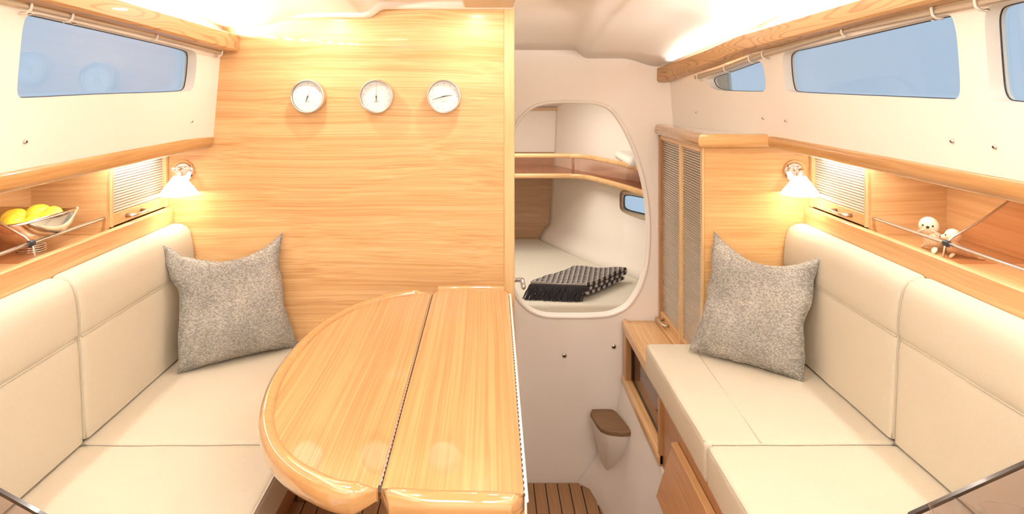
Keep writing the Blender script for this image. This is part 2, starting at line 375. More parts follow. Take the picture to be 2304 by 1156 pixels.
# hull sides behind the shelves
for s in (-1, 1):
    side = 'left' if s < 0 else 'right'
    # cabin side with windows
    W = []; zz = [1.090, 1.125, 1.2, 1.25, 1.3, 1.36, 1.42, 1.50, 1.6]
    yy = [-.8, .4, 1.0, 1.3, 1.6, 1.9, 1.98, 2.04, 2.1, 2.16, 2.22, 2.28, 2.34, 2.4, 2.46, 2.52, 2.58, 2.63] if s > 0 else [-.8, .4, 1.0, 1.3, 1.6, 1.9, 2.1]
    vi = []; 
    for y in yy:
        for z in zz: vi.append((s*wall_x(y, z), y, z))
    for y in yy:
        for z in zz: vi.append((s*(wall_x(y, z)+.035), y, z))
    a = len(zz); N_ = len(yy)*a; ff = []
    for i in range(len(yy)-1):
        for k in range(a-1):
            q = [i*a+k, (i+1)*a+k, (i+1)*a+k+1, i*a+k+1]; ff.append(q); ff.append([v+N_ for v in q][::-1])
    for i in range(len(yy)-1): ff.append([i*a, i*a+N_, (i+1)*a+N_, (i+1)*a]); ff.append([i*a+a-1, (i+1)*a+a-1, (i+1)*a+a-1+N_, i*a+a-1+N_])
    for k in range(a-1):
        ff.append([k, k+1, k+1+N_, k+N_]); q = (len(yy)-1)*a; ff.append([q+k, q+k+N_, q+k+1+N_, q+k+1])
    me = mesh(vi, ff); bm = bmesh.new(); bm.from_mesh(me); bmesh.ops.recalc_face_normals(bm, faces=bm.faces); bm.to_mesh(me); bm.free()
    wl = link('wall_'+side, me, WHITE2)
    if s < 0:
        wins = [[(1.216, 1.40), (1.24, 1.413), (1.30, 1.411), (1.896, 1.381), (1.945, 1.372), (1.945, 1.30), (1.935, 1.262), (1.85, 1.259), (1.512, 1.258), (1.25, 1.254), (1.216, 1.256), (1.214, 1.30)],
                [(1.163, 1.41), (1.163, 1.255), (.65, 1.24), (.60, 1.30), (.62, 1.43), (.70, 1.44)]]
    else:
        wins = [[(1.940, 1.30), (1.938, 1.362), (1.91, 1.376), (1.842, 1.378), (1.254, 1.411), (1.222, 1.408), (1.213, 1.37), (1.215, 1.27), (1.226, 1.252), (1.27, 1.252), (1.89, 1.257), (1.930, 1.262)],
                [(2.415, 1.299), (2.399, 1.27), (2.348, 1.258), (2.131, 1.257), (2.069, 1.258), (2.06, 1.294), (2.071, 1.346), (2.115, 1.359), (2.381, 1.312)],
                [(1.145, 1.333), (1.143, 1.41), (1.10, 1.416), (.70, 1.43), (.60, 1.42), (.58, 1.26), (.65, 1.247), (1.10, 1.25), (1.145, 1.254)]]
    cs = []; wk = 0
    for wdw in wins:
        out = rounded([(y, z) for y, z in wdw], 3)
        c = prism('cutter', None, [(s*.5, y, z) for y, z in out], (s*.6, 0, 0)); cs.append(c)
    cut(wl, cs)
    for p in wl.data.polygons: p.use_smooth = True
    wl.data.set_sharp_from_angle(angle=math.radians(20))
    structure(wl)
    for wi, wdw in enumerate(wins):
        out = rounded([(y, z) for y, z in wdw], 3)
        nm = 'window_%d' % (wi+1 if s < 0 else wi+3)
        cy = sum(p[0] for p in out)/len(out); cz = sum(p[1] for p in out)/len(out)
        pane = [(y+(y-cy)*.012, z+(z-cz)*.05) for y, z in out]
        m = MB(); A = [(s*(wall_x(y, z)+.028), y, z) for y, z in pane]; B = [(s*(wall_x(y, z)+.0335), y, z) for y, z in pane]
        m.loft([A, B]); wo = m.build(nm, PANE); structure(wo)
        m = MB(); ring = [Vector((s*(wall_x(y, z)+.0265), y, z)) for y, z in out]
        k = len(ring)
        for i in range(k):
            pass
        m.tube(ring+[ring[0]], .0016, 6, caps=False); m.build('gasket', RUBBER, wo)
    # beam along the coach roof side
    path = [(-.8), .3, 1.45, 2.098] if s < 0 else [-.8, .3, 1.45, 2.0, 2.1, 2.2, 2.3, 2.42, 2.612]
    hgt = lambda y: interp(y, [(-.8, .04), (1.15, .042), (2.1, .052), (2.615, .055)])
    wdt = lambda y: interp(y, [(2.1, .048), (2.615, .035)])
    R = []
    for y in path:
        e = edge_x(y) - (.004 if y > 2.0 else .0); t = beam_top(y); h = hgt(y); wd = wdt(y)
        R.append([(s*e, y, t-.004), (s*(e+.004), y, t), (s*(e+.016), y, t), (s*(e+.016), y, t-.034), (s*(e+wd), y, t-.034), (s*(e+wd), y, t-h-.004), (s*(e+.006), y, t-h-.002), (s*e, y, t-h+.004)])
    m = MB(); m.loft(R); bo = m.build('roof_beam', BEAM, smooth=30)
    tag(bo, 'solid wooden beam with flame grain along the coach roof on the %s side' % side, 'beam')
# white moulded bulkhead with oval opening
ov = [(.244, 1.212), (.345, 1.213), (.418, 1.208), (.462, 1.194), (.490, 1.172), (.532, 1.112), (.575, 1.018), (.605, .914), (.622, .827), (.630, .705), (.621, .565), (.594, .478), (.545, .405), (.478, .374), (.401, .368), (.227, .368), (.166, .388), (.118, .430), (.085, .50), (.062, .62), (.056, .75), (.066, .95), (.085, 1.07), (.118, 1.145), (.172, 1.195)]
ov = rounded(ov, 2)
fw = MB(); fw.box(.0, .86, DW, DW+.035, -.3, 1.5); fw = fw.build('wall_forward', WHITE)
cut(fw, [prism('cutter', None, [(x, DW-.1, z) for x, z in ov], (0, .3, 0))]); structure(fw, 'cream moulded bulkhead with a rounded opening')
m = MB(); ring = [(x, DW-.002, z) for x, z in ov]; m.tube(ring+[ring[0]], .0065, 12, caps=False)
ring = [(x, DW+.033, z) for x, z in ov]; m.tube(ring+[ring[0]], .006, 8, caps=False); structure(m.build('trim_3', WHITE, smooth=180), 'glossy moulded lip round the opening')
# aft end of the cabin behind the camera
structure(box('wall_aft', WHITE2, -1.3, 1.3, -.82, -.8, -.05, 1.62, bevel=0))
for s, nm in ((-1, 'wall_hull_left'), (1, 'wall_hull_right')):
    structure(box(nm, WHITE2, s*1.235, s*1.26, -.8, D, .0, 1.2, bevel=0))

# floors with individual teak planks
fl = MB(); fl.box(-.75, .75, -.8, 1.95, -.03, -.004); fl.box(-.75, .10, 1.95, D, -.03, -.004); fl.box(-.75, .75, 1.93, 1.95, -.30, -.03)
fl.box(.0, .75, 1.95, DW, -.31, -.284)
floor = structure(fl.build('floor', CAULK))
pw = .0462; gap = .0035
plank_cache = {}
def plank(x, y0, y1, z):
    key = round(y1-y0, 4)
    if key not in plank_cache:
        mm = MB(); mm.box(0, pw-gap, 0, y1-y0, -.012, 0); o_ = mm.build('plank', TEAK, floor, None, .0006, 1); plank_cache[key] = o_
    else:
        o_ = plank_cache[key].copy(); COL.objects.link(o_)
    o_.location = (x, y0, z); return o_
x = -.564+.0018-pw
while x < .5:
    if x+pw < .09: plank(x, .5, 2.057, 0); plank(x, 2.0585, D-.002, 0)
    else: plank(x, .5, 1.925, 0)
    x += pw
x = .174+.0018-3*pw
while x < .44:
    plank(x, 1.96, DW-.003, -.28); x += pw
structure(box('baseboard_back', BROWN, -.59, -.48, 2.045, D, .0, .022, bevel=.004))

# moulded white liner on the right, between floor and locker
top = [(.60, 2.615, .15), (.523, 2.60, .135), (.523, 2.3, .128), (.523, 2.0, .112), (.492, 1.9, .13), (.492, 1.5, .13), (.492, .8, .13)]
bot = [(.345, 2.612, -.285), (.386, 2.571, -.285), (.417, 2.42, -.285), (.45, 2.2, -.285), (.45, 2.0, -.285), (.45, 1.5, -.285), (.45, .8, -.285)]
m = MB(); R = []
for a, b_ in zip(top, bot):
    A, B = Vector(a), Vector(b_)
    if B.y > 2.5: pass
    row = [A.lerp(B, t) + Vector((.018*math.sin(t*math.pi), 0, 0)) for t in [0, .12, .25, .4, .55, .7, .85, 1.0]]
    row += [Vector((B.x+.0, B.y, -.29)), Vector((A.x+.12, A.y, -.29)), Vector((A.x+.12, A.y, A.z))]
    R.append(row)
m.loft(R); structure(m.build('trim_4', WHITE, smooth=50), 'cream moulded liner beside the sole')

# ================================================================== FORWARD CABIN
A_ = [(-.9, 3.94), (.302, 3.94), (.50, 3.48), (.625, 3.28), (.70, 3.17), (.80, 2.92), (.88, 2.65)]
rows = []
for (off, z) in [(0, .30), (0, .373), (.015, .40), (.06, .455), (.075, .70), (.09, .90), (.10, 1.2), (.08, 1.45)]:
    r = mitre(A_[1:], [off])
    rows.append([(v[0].x, v[0].y, z) for v in r])
# finer curve: subdivide with smoothing
def dense(row, k=6):
    P = [Vector(p) for p in row]; out = []
    for i in range(len(P)-1):
        p0, p1, p2, p3 = P[max(0, i-1)], P[i], P[i+1], P[min(len(P)-1, i+2)]
        for j in range(k):
            t = j/k; out.append(.5*((2*p1)+(-p0+p2)*t+(2*p0-5*p1+4*p2-p3)*t*t+(-p0+3*p1-3*p2+p3)*t**3))
    return out+[P[-1]]
D_ = [dense(r) for r in rows]; n = len(D_[0]); vv = [v for r in D_ for v in r]; ff = []
for i in range(len(D_)-1):
    for k in range(n-1): ff.append([i*n+k, i*n+k+1, (i+1)*n+k+1, (i+1)*n+k])
hull = link('wall_hull_forward', mesh(vv, ff), WHITE2, smooth=60); structure(hull)
sd = hull.modifiers.new('t', 'SOLIDIFY'); sd.thickness = .012; sd.offset = 0
b = MB(); b.box(-.4, .50, 3.955, 3.975, .30, .88); structure(b.build('wall_forward_panel', wood('berth_panel_wood', (.56, .34, .20), (.44, .25, .135), 'X')), 'ash panel at the head of the forward berth')
b = MB(); b.box(-.4, .50, 3.95, 3.98, .88, 1.5); structure(b.build('wall_forward_upper', WHITE2))
m = MB(); m.loft([[(-.6, 2.66, 1.42), (1.0, 2.66, 1.42), (1.0, 2.66, 1.44), (-.6, 2.66, 1.44)], [(-.6, 3.4, 1.32), (1.0, 3.4, 1.32), (1.0, 3.4, 1.34), (-.6, 3.4, 1.34)], [(-.6, 3.98, 1.135), (1.0, 3.98, 1.135), (1.0, 3.98, 1.155), (-.6, 3.98, 1.155)]])
structure(m.build('ceiling_forward', LINER))
structure(box('wall_forward_left', WHITE2, -.42, -.40, 2.66, 3.98, .2, 1.45, bevel=0))
structure(box('trim_8', ASHX, -.4, .48, 3.93, 3.948, 1.128, 1.142, bevel=.002))
# berth mattress
mo = [(-.395, 2.745), (.79, 2.745), (.755, 2.95), (.69, 3.14), (.61, 3.27), (.49, 3.465), (.295, 3.925), (-.395, 3.925)]
m = MB(); m.loft([[(x, y, .30) for x, y in mo], [(x, y, .373) for x, y in mo]])
tag(m.build('berth_mattress', MATT, None, None, .012, 3), 'cream mattress filling the forward berth, seen through the oval opening', 'mattress')
structure(box('floor_berth', WHITE2, -.4, .86, 2.66, 3.95, .26, .298, bevel=0))
# eyebrow shelf
sh = thing('berth_shelf', 'open wooden shelf with twin rails round the forward berth', 'shelf', (0, 3.5, .79))
fp = [(-.395, 3.50), (.36, 3.50), (.44, 3.49), (.50, 3.455), (.56, 3.33), (.67, 3.01), (.74, 2.67)]
fpd = [(v.x, v.y) for v in dense([(x, y, 0) for x, y in fp], 6)]
o1 = sweep('top_rail', ASHX, fpd, oval_prof(.022, .024, .906), sh)
o2 = sweep('bottom_rail', ASHX, fpd, oval_prof(.024, .026, .800), sh)
o3 = sweep('acrylic_guard', SMOKE, fpd, [(.0015, .812), (-.0015, .812), (-.0015, .895), (.0015, .895)], sh)
so4 = fpd + [(.965, 2.67), (.885, 2.93), (.785, 3.18), (.71, 3.30), (.585, 3.50), (.385, 3.925), (-.395, 3.925)]
m = MB(); R = [[(x, y, .795) for x, y in so4], [(x, y, .805) for x, y in so4]]
m.loft(R); o4 = m.build('shelf_board', BROWN, sh)
ps = []
for x, y in ((.445, 3.492), (.28, 3.504)):
    m = MB(); m.tube([(x, y-.004, .808), (x, y-.004, .898)], .004, 10); ps.append(m.build('post', CLEAR, sh, 180))
rebase(sh, (0, 3.5, .79))
# moulded bulge over the shelf
m = MB(); m.box(.63, .82, 3.00, 3.36, .905, .950); structure(m.build('trim_5', WHITE2, None, None, .035, 5), 'rounded cream moulding above the berth shelf')
# porthole
pt = Vector((.752, 3.215, .695)); tdir = Vector((.115, -.19, 0)).normalized(); nrm = Vector((-tdir.y*-1, 0, 0))
nrm = Vector((tdir.y, -tdir.x, 0)).normalized()
if nrm.x > 0: nrm = -nrm
po = structure(MB().build('window_6', None)) if False else None
def ov_ring(w_, h_, off, p=5, n=40):
    out = []
    for k in range(n):
        t = 2*math.pi*k/n; c, s_ = math.cos(t), math.sin(t)
        a = w_/2*math.copysign(abs(c)**(2/p), c); bz = h_/2*math.copysign(abs(s_)**(2/p), s_)
        out.append(pt + tdir*a + Vector((0, 0, bz)) + nrm*off)
    return out
m = MB(); m.loft([ov_ring(.34, .125, -.02), ov_ring(.34, .125, .008), ov_ring(.325, .112, .013), ov_ring(.29, .085, .013), ov_ring(.28, .078, .006), ov_ring(.28, .078, -.004)], caps=False)
pf = m.build('window_6', NICKEL, None, 40); structure(pf, 'oblong porthole with metal frame above the berth')
m = MB(); m.loft([ov_ring(.29, .088, -.006), ov_ring(.29, .088, -.002)]); m.build('pane', PANE, pf)
m = MB(); r_ = ov_ring(.284, .080, .004); m.tube(r_+[r_[0]], .004, 8, caps=False); m.build('gasket', RUBBER, pf, 180)
m = MB(); m.tube([pt+nrm*.014+Vector((0, 0, .05))+tdir*.01, pt+nrm*.03+Vector((0, 0, .062))+tdir*.018], .005, 8); m.build('latch', THREAD, pf, 180)
# cut the porthole through the hull
sd_cut = MB(); sd_cut.loft([ov_ring(.285, .082, -.12), ov_ring(.285, .082, .08)]); cc = sd_cut.build('cutter', None); cut(hull, [cc])

# folded blanket
bl = thing('folded_blanket', 'black and grey triangle pattern blanket folded on the forward berth', 'blanket', (.40, 2.95, .374))
O = Vector((.178, 2.845, 0)); U_ = Vector((.236, -.03, 0)); V_ = Vector((.212, .240, 0)); un = U_.normalized(); vn = V_.normalized(); Lv = V_.length; Lu = U_.length
path = []
def arc(c0, z, r, sgn, n=8):
    for k in range(1, n):
        t = math.pi*k/n; path.append((c0+sgn*r*math.sin(t), z+r*math.cos(t)))
h1 = .4335; hs = .019
for k in range(13): path.append((k/12*Lv, h1+.0012*math.sin(k*1.7)))
arc(Lv, h1-hs/2, hs/2, 1)
for k in range(13): path.append((Lv-k/12*(Lv-.012), h1-hs+.001*math.sin(k*2.1)))
arc(.012, h1-hs*1.5, hs/2, -1)
for k in range(13): path.append((.012+k/12*(Lv-.02), h1-2*hs+.0008*math.sin(k)))
th = .0065; vv = []; uvl = []; acc = 0; nu = 14
for i, (a, z) in enumerate(path):
    if i: acc += math.hypot(a-path[i-1][0], z-path[i-1][1])
    a0, a1 = path[max(0, i-1)], path[min(len(path)-1, i+1)]; d = Vector((a1[0]-a0[0], a1[1]-a0[1])).normalized(); nn = Vector((-d.y, d.x))
    for sgn in (1, -1):
        for j in range(nu+1):
            u = j/nu; wv = .003*math.sin(u*9+a*20)*(1 if z > .42 else .4)
            q = O + un*(u*Lu) + vn*(a+nn.x*sgn*th) + Vector((0, 0, z+nn.y*sgn*th + wv - .006*u*(1-u)))
            vv.append(q); uvl.append((u*Lu*46, acc*46))
S = 2*(nu+1); ff = []
for i in range(len(path)-1):
    for j in range(nu):
        ff.append([i*S+j, i*S+j+1, (i+1)*S+j+1, (i+1)*S+j]); ff.append([i*S+nu+1+j, (i+1)*S+nu+1+j, (i+1)*S+nu+2+j, i*S+nu+2+j])
    ff.append([i*S+nu, i*S+S-1, (i+1)*S+S-1, (i+1)*S+nu]); ff.append([i*S, (i+1)*S, (i+1)*S+nu+1, i*S+nu+1])
for i in (0, len(path)-1):
    for j in range(nu): ff.append([i*S+j, i*S+nu+1+j, i*S+nu+2+j, i*S+j+1])
me = mesh(vv, ff); ul = me.uv_layers.new(name='UVMap')
for lp in me.loops: ul.data[lp.index].uv = uvl[lp.vertex_index]
link('folded_cloth', me, KNIT, bl, smooth=50)
m = MB()
for k in range(150):
    u = (k+.5+random.uniform(-.4, .4))/150; p0 = O+un*(u*Lu)+Vector((0, 0, .431)); out = -vn*(.030+random.uniform(0, .022))+un*random.uniform(-.022, .012)
    p1 = p0 - vn*.010 + Vector((0, 0, -.006)); p2 = p0+out*.7+Vector((0, 0, -.034+random.uniform(-.004, .006))); p3 = p0+out*1.05; p3.z = .378
    m.tube([p0+vn*.004, p1, p2, p3, p3+out*.15], [.0022, .0026, .0024, .0022, .0014], 5)
o = m.build('fringe', FRINGE, bl, 180); o['kind'] = 'stuff'
rebase(bl, (.40, 2.95, .374))
# heads door handle by the wooden bulkhead edge
hd = thing('door_lever', 'chrome door lever poking out past the wooden bulkhead edge', 'handle', (.09, 2.44, .57))
m = MB(); m.lathe([(.016, 0), (.016, .010), (.011, .012), (.009, .02)], (.077, 2.44, .565), 'X', 20); m.build('rose', CHROME, hd, 40)
m = MB(); m.tube([(.095, 2.44, .565), (.118, 2.44, .565), (.122, 2.432, .565), (.122, 2.35, .565)], [.008, .009, .0095, .0085], 12); m.build('lever', CHROME, hd, 180)
rebase(hd, (.09, 2.44, .57))

# ================================================================== RAILS, SHELVES, CABINETS
def bull(w_, h_, z, n=20):
    """bullnose section: flat outboard side, rounded inboard"""
    pts = []
    for k in range(n+1):
        t = -math.pi/2+math.pi*k/n; pts.append((w_*.55+w_*.45*math.copysign(abs(math.cos(t))**.75, math.cos(t)), z+h_/2*math.copysign(abs(math.sin(t))**.85, math.sin(t))))
    pts += [(0, z+h_/2), (0, z-h_/2)]; return pts
tagr = lambda o, l: tag(o, l, 'rail')
# left rail: inboard is +X ; path from forward to aft has its left side towards +X
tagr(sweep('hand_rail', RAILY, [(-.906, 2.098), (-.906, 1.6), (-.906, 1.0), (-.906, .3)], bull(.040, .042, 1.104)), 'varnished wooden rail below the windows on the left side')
# right rail in three mitred pieces along the cabinet, the partition and the shelf
rr = thing('hand_rail', 'varnished wooden rail wrapping round the corner cabinet on the right side', 'rail', (.885, 2.0, 1.085))
def rail_piece(pa, pb, na, nb, mat):
    """straight rail piece, ends cut on the plan mitre lines"""
    pr = bull(.040, .042, 1.104); pa, pb = Vector(pa), Vector(pb); d = (pb-pa).normalized(); nl = Vector((-d.y, d.x))
    R = []
    for p, mv in ((pa, na), (pb, nb)):
        row = []
        for a, z in pr:
            q = p + nl*a
            if mv is not None:
                mvv = Vector(mv); k = a/mvv.dot(nl); q = p + mvv*k
            row.append((q.x, q.y, z))
        R.append(row)
    m = MB(); m.loft(R); return m.build('rail_section', mat, rr, 40)
c1 = (.906, 2.108); c2 = (.690, 2.108); c3 = (.690, 2.612)
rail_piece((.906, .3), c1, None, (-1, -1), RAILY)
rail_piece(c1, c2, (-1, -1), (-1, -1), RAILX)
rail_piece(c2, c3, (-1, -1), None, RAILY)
rebase(rr, (.885, 2.0, 1.085))
# top of the corner cabinet behind the rail
m = MB(); m.loft([[(.689, 2.12, 1.095), (.95, 2.12, 1.095), (.80, 2.61, 1.095), (.689, 2.61, 1.095)], [(.689, 2.12, 1.118), (.95, 2.12, 1.118), (.80, 2.61, 1.118), (.689, 2.61, 1.118)]]); structure(m.build('trim_6', LINER))
for s in (-1, 1):
    side = 'left' if s < 0 else 'right'
    # soffit, back and board make the open shelf
    t = thing('side_shelf', 'open wooden shelf recess above the %s settee back' % side, 'shelf', (s*1.1, 1.5, .87))
    box('soffit', ASHY, s*.906, s*1.235, .5, D-.001, 1.088, 1.104, t)
    box('shelf_board', ASHY, s*1.004, s*1.235, .5, D-.001, .860, .880, t)
    box('back_panel', ASHY, s*1.217, s*1.235, .5, 1.780, .8801, 1.088, t, .0003)
    box('end_panel', ASHX, s*1.0165, s*1.235, 1.772, 1.787, .8801, 1.088, t, .0003)
    box('fiddle', ASHY, s*.992, s*1.010, .5, D-.001, .8395, .896, t, .003, 3)
    rebase(t, (s*1.1, 1.5, .87))
    # tambour locker
    t = thing('tambour_locker', 'small locker with pale slatted roller door beside the %s reading lamp' % side, 'locker', (s*1.02, 1.94, .897))
    X0 = s*1.022
    dr = box('roller_door', TAMBACK, s*1.027, s*1.030, 1.797, D-.0185, .8975, 1.087, t, 0)
    box('frame_stile', ASHZ, s*1.008, s*1.034, D-.018, D-.0015, .8965, 1.0875, t, .0015)
    box('frame_stile', ASHZ, s*1.0105, s*1.032, 1.787, 1.7965, .8965, 1.0875, t, .0015)
    pitch = .00775; nsl = 20; first = None
    for k in range(nsl):
        if first is None:
            q = MB(); y0, y1 = 1.797, D-.0185
            prof = [(s*.0000, 0), (s*-.0028, .0008), (s*-.0032, .0034), (s*-.0028, .0064), (0, .0072), (s*.004, .0072), (s*.004, 0)]
            q.loft([[(x_, y0, z_) for x_, z_ in prof], [(x_, y1, z_) for x_, z_ in prof]]); first = q.build('slat', SLAT, dr, 40); so = first
        else: so = first.copy(); COL.objects.link(so)
        so.location = (X0, 0, .9315+k*pitch)
    box('bottom_bar', ASHY, s*1.014, s*1.027, 1.797, D-.0185, .8975, .9305, dr, .0015)
    hm = MB(); yh = 1.905; hm.tube([(s*1.014, yh-.04, .914), (s*.996, yh-.038, .914), (s*.992, yh-.032, .914), (s*.992, yh, .914), (s*.992, yh+.032, .914), (s*.996, yh+.038, .914), (s*1.014, yh+.04, .914)], [.006, .0048, .0045, .0035, .0045, .0048, .006], 10)
    hm.build('handle', NICKEL, dr, 180)
    bz = Vector((s*1.02, 1.94, .897)); t.location = bz
    for c in t.children: c.location = c.location - bz
    # acrylic divider with rounded sloping front edge
    po_ = rounded([(1.014, .8805), (1.014, .905), (1.020, .930), (1.04, .944), (1.10, .978), (1.175, 1.030)], 0)
    crv = [(1.013, .8805), (1.0135, .900), (1.017, .917), (1.024, .930), (1.036, .940), (1.052, .949), (1.10, .9775), (1.15, 1.013), (1.215, 1.062)]
    pts = [(s*x_, 1.4855, z_) for x_, z_ in crv]+[(s*1.216, 1.4855, .8805)]
    t = thing('shelf_divider', 'smoked acrylic divider with curved edge across the %s shelf' % side, 'divider', (s*1.1, 1.4855, .8805))
    m = MB(); m.loft([[Vector(p) for p in pts], [Vector(p)+Vector((0, .004, 0)) for p in pts]]); m.build('panel', SMOKE, t)
    m = MB(); m.tube([(s*x_, 1.4875, z_) for x_, z_ in crv], .0022, 6); m.build('edge', NICKEL, t, 180)
    m = MB(); m.lathe([(.0068, -.007), (.0075, -.004), (.0075, .004), (.0068, .007)], (s*1.0215, 1.4875, .9255), 'Y', 16); m.build('rod_clamp', DARK, t, 40)
    rebase(t, (s*1.1, 1.4855, .8805))
    m = MB(); m.tube([(s*1.0215, .5, .9255), (s*1.0215, 1.770, .9255)], .0042, 12)
    tag(m.build('guard_rod', STEEL, None, 180), 'thin metal guard rod along the front of the %s shelf' % side, 'rod')
    # curtain track
    t = thing('curtain_track', 'beige curtain track with clips above the %s windows' % side, 'curtain track', (s*.85, 1.5, 1.38))
    yy = [.6, 1.22, 1.60, 1.80, 2.075] if s < 0 else [.6, 1.22, 1.56, 1.9, 2.05, 2.15, 2.3, 2.45]
    def tz(y): return interp(y, [(.6, 1.440), (1.22, 1.423), (1.60, 1.407), (2.075, 1.380)] if s < 0 else [(.6, 1.435), (1.22, 1.418), (1.56, 1.407), (2.09, 1.367), (2.45, 1.306)])
    def tx(y): return wall_x(y, tz(y)) - .014
    R = []
    for y in yy:
        cx, cz_ = s*tx(y), tz(y); R.append([(cx+s*.008, y, cz_-.006), (cx+s*.008, y, cz_+.007), (cx-s*.006, y, cz_+.007), (cx-s*.007, y, cz_+.003), (cx-s*.005, y, cz_+.002), (cx-s*.005, y, cz_), (cx-s*.007, y, cz_-.001), (cx-s*.006, y, cz_-.006)])
    m = MB(); m.loft(R); m.build('track', PLASTIC, t, 30)
    clips = [2.06, 1.66, 1.32, 1.20, .95] if s < 0 else [2.43, 2.27, 2.11, 2.02, 1.56, 1.24, 1.13, .95]
    for k, y in enumerate(clips):
        cx, cz_ = s*tx(y), tz(y)
        m = MB(); m.tube([(cx+s*.012, y, cz_+.010), (cx-s*.008, y, cz_+.011), (cx-s*.011, y, cz_+.004), (cx-s*.009, y, cz_-.008), (cx-s*.002, y, cz_-.014), (cx+s*.010, y, cz_-.015)], .0026, 6); m.build('clip', WHITE2, t, 180)
    for y in ([1.34, 1.21, 2.045] if s < 0 else [2.25, 2.00, 1.25, 1.115]):
        cx, cz_ = s*tx(y), tz(y)
        m = MB(); m.lathe([(0, .004), (.003, .0035), (.0045, .001), (.0045, 0)], (cx-s*.0, y, cz_-.0175), 'Z', 14); m.build('screw', NICKEL, t, 60)
    rebase(t, (s*.85, 1.5, 1.38))

# corner cabinet with tall tambour doors (right)
cb = thing('corner_cabinet', 'tall wooden cabinet with two grey slatted doors beside the opening', 'cabinet', (.67, 2.36, .345))
box('end_stile', ASHZD, .664, .690, 2.588, 2.612, .3725, 1.083, cb, .002)
box('middle_stile', ASHZ, .664, .688, 2.318, 2.334, .368, 1.072, cb, .003)
box('corner_stile', ASHZ, .6715, .6795, 2.0985, 2.118, .3565, 1.083, cb, .0015)
box('top_bar', ASHY, .666, .69, 2.118, 2.588, 1.066, 1.083, cb, .002)
box('bottom_bar', ASHY, .666, .69, 2.118, 2.588, .370, .402, cb, .002)
box('plinth_rail', ASHY, .650, .69, 2.118, 2.612, .3565, .372, cb, .003)
for a, b_ in ((2.118, 2.318), (2.334, 2.588)):
    dr = box('roller_door', TAMBACK, .684, .688, a, b_, .402, 1.066, cb, 0)
    q = MB(); z = .402
    while z < 1.064:
        pr = [(.6790, z), (.6755, z+.0015), (.675, z+.0038), (.6755, z+.0068), (.6790, z+.0079), (.684, z+.0079), (.684, z)]
        q.loft([[(x_, a, z_) for x_, z_ in pr], [(x_, b_, z_) for x_, z_ in pr]]); z += .0086
    o = q.build('tambour_slats', GREYSLAT, dr, 40); o['kind'] = 'stuff'
    yh = (a+b_)/2+(.04 if a > 2.3 else -.03)
    m = MB(); m.tube([(.666, yh-.032, .386), (.650, yh-.030, .386), (.645, yh-.022, .386), (.645, yh+.022, .386), (.650, yh+.030, .386), (.666, yh+.032, .386)], [.006, .005, .0042, .0042, .005, .006], 10); m.build('handle', NICKEL, dr, 180)
rebase(cb, (.67, 2.36, .345))
# low side locker with ledge and open front
lk = thing('side_locker', 'low wooden locker with ledge top and open grey lined front beside the right settee', 'locker', (.60, 2.35, .13))
box('top_board', ASHY, .535, .69, 2.13, 2.612, .335, .3555, lk, .002)
prism('edge_rail', ASHY, [(.520, 2.10, .322), (.520, 2.10, .358), (.528, 2.10, .366), (.534, 2.10, .366), (.534, 2.10, .322)], (0, .505, 0), lk, .003)
box('far_stile', ASHZD, .522, .545, 2.545, 2.606, .14, .322, lk, .002)
box('near_stile', ASHZD, .520, .545, 2.035, 2.055, .115, .32, lk, .003)
prism('bottom_rail', ASHY, [(.516, 2.035, .118), (.516, 2.035, .142), (.524, 2.035, .150), (.548, 2.035, .150), (.548, 2.035, .118)], (0, .57, 0), lk, .003)
box('lining', GREYCAB, .66, .67, 2.03, 2.61, .13, .335, lk, 0)
box('lining', GREYCAB, .548, .66, 2.602, 2.61, .13, .335, lk, 0)
box('locker_floor', BROWN, .548, .66, 2.03, 2.60, .13, .14, lk, 0)
box('glass_front', SMOKE, .550, .553, 2.056, 2.544, .1505, .3215, lk, 0)
m = MB(); m.tube([(.551, 2.056, .153), (.551, 2.544, .153)], .0025, 6); m.tube([(.551, 2.542, .153), (.551, 2.542, .32)], .0025, 6); m.build('glass_channel', DARK, lk)
rebase(lk, (.60, 2.35, .13))
# teak step on moulded pedestal
st = thing('teak_step', 'small dark teak step pad on a cream moulded pedestal', 'step', (.45, 2.5, .0))
so_ = rounded([(.381, 2.556), (.455, 2.560), (.475, 2.555), (.487, 2.535), (.515, 2.40), (.505, 2.385), (.47, 2.382), (.425, 2.395), (.400, 2.42)], 1)
sv = [(x_, y_) for x_, y_ in so_]
m = MB(); m.loft([[(x_, y_, .020) for x_, y_ in sv], [(x_, y_, .036) for x_, y_ in sv]]); m.build('tread', TEAK2, st, None, .003)
cx_, cy_ = .455, 2.50
R = []
for z, k, dx, dy in [(.0195, .97, 0, 0), (.0, .93, 0, .003), (-.06, .84, .01, .02), (-.13, .70, .016, .045), (-.19, .55, .02, .07), (-.235, .35, .015, .09)]:
    R.append([(cx_+(x_-cx_)*k+dx, cy_+(y_-cy_)*k+dy, z) for x_, y_ in sv])
m = MB(); m.loft(R); m.build('pedestal', WHITE, st, 60)
rebase(st, (.45, 2.5, -.2))

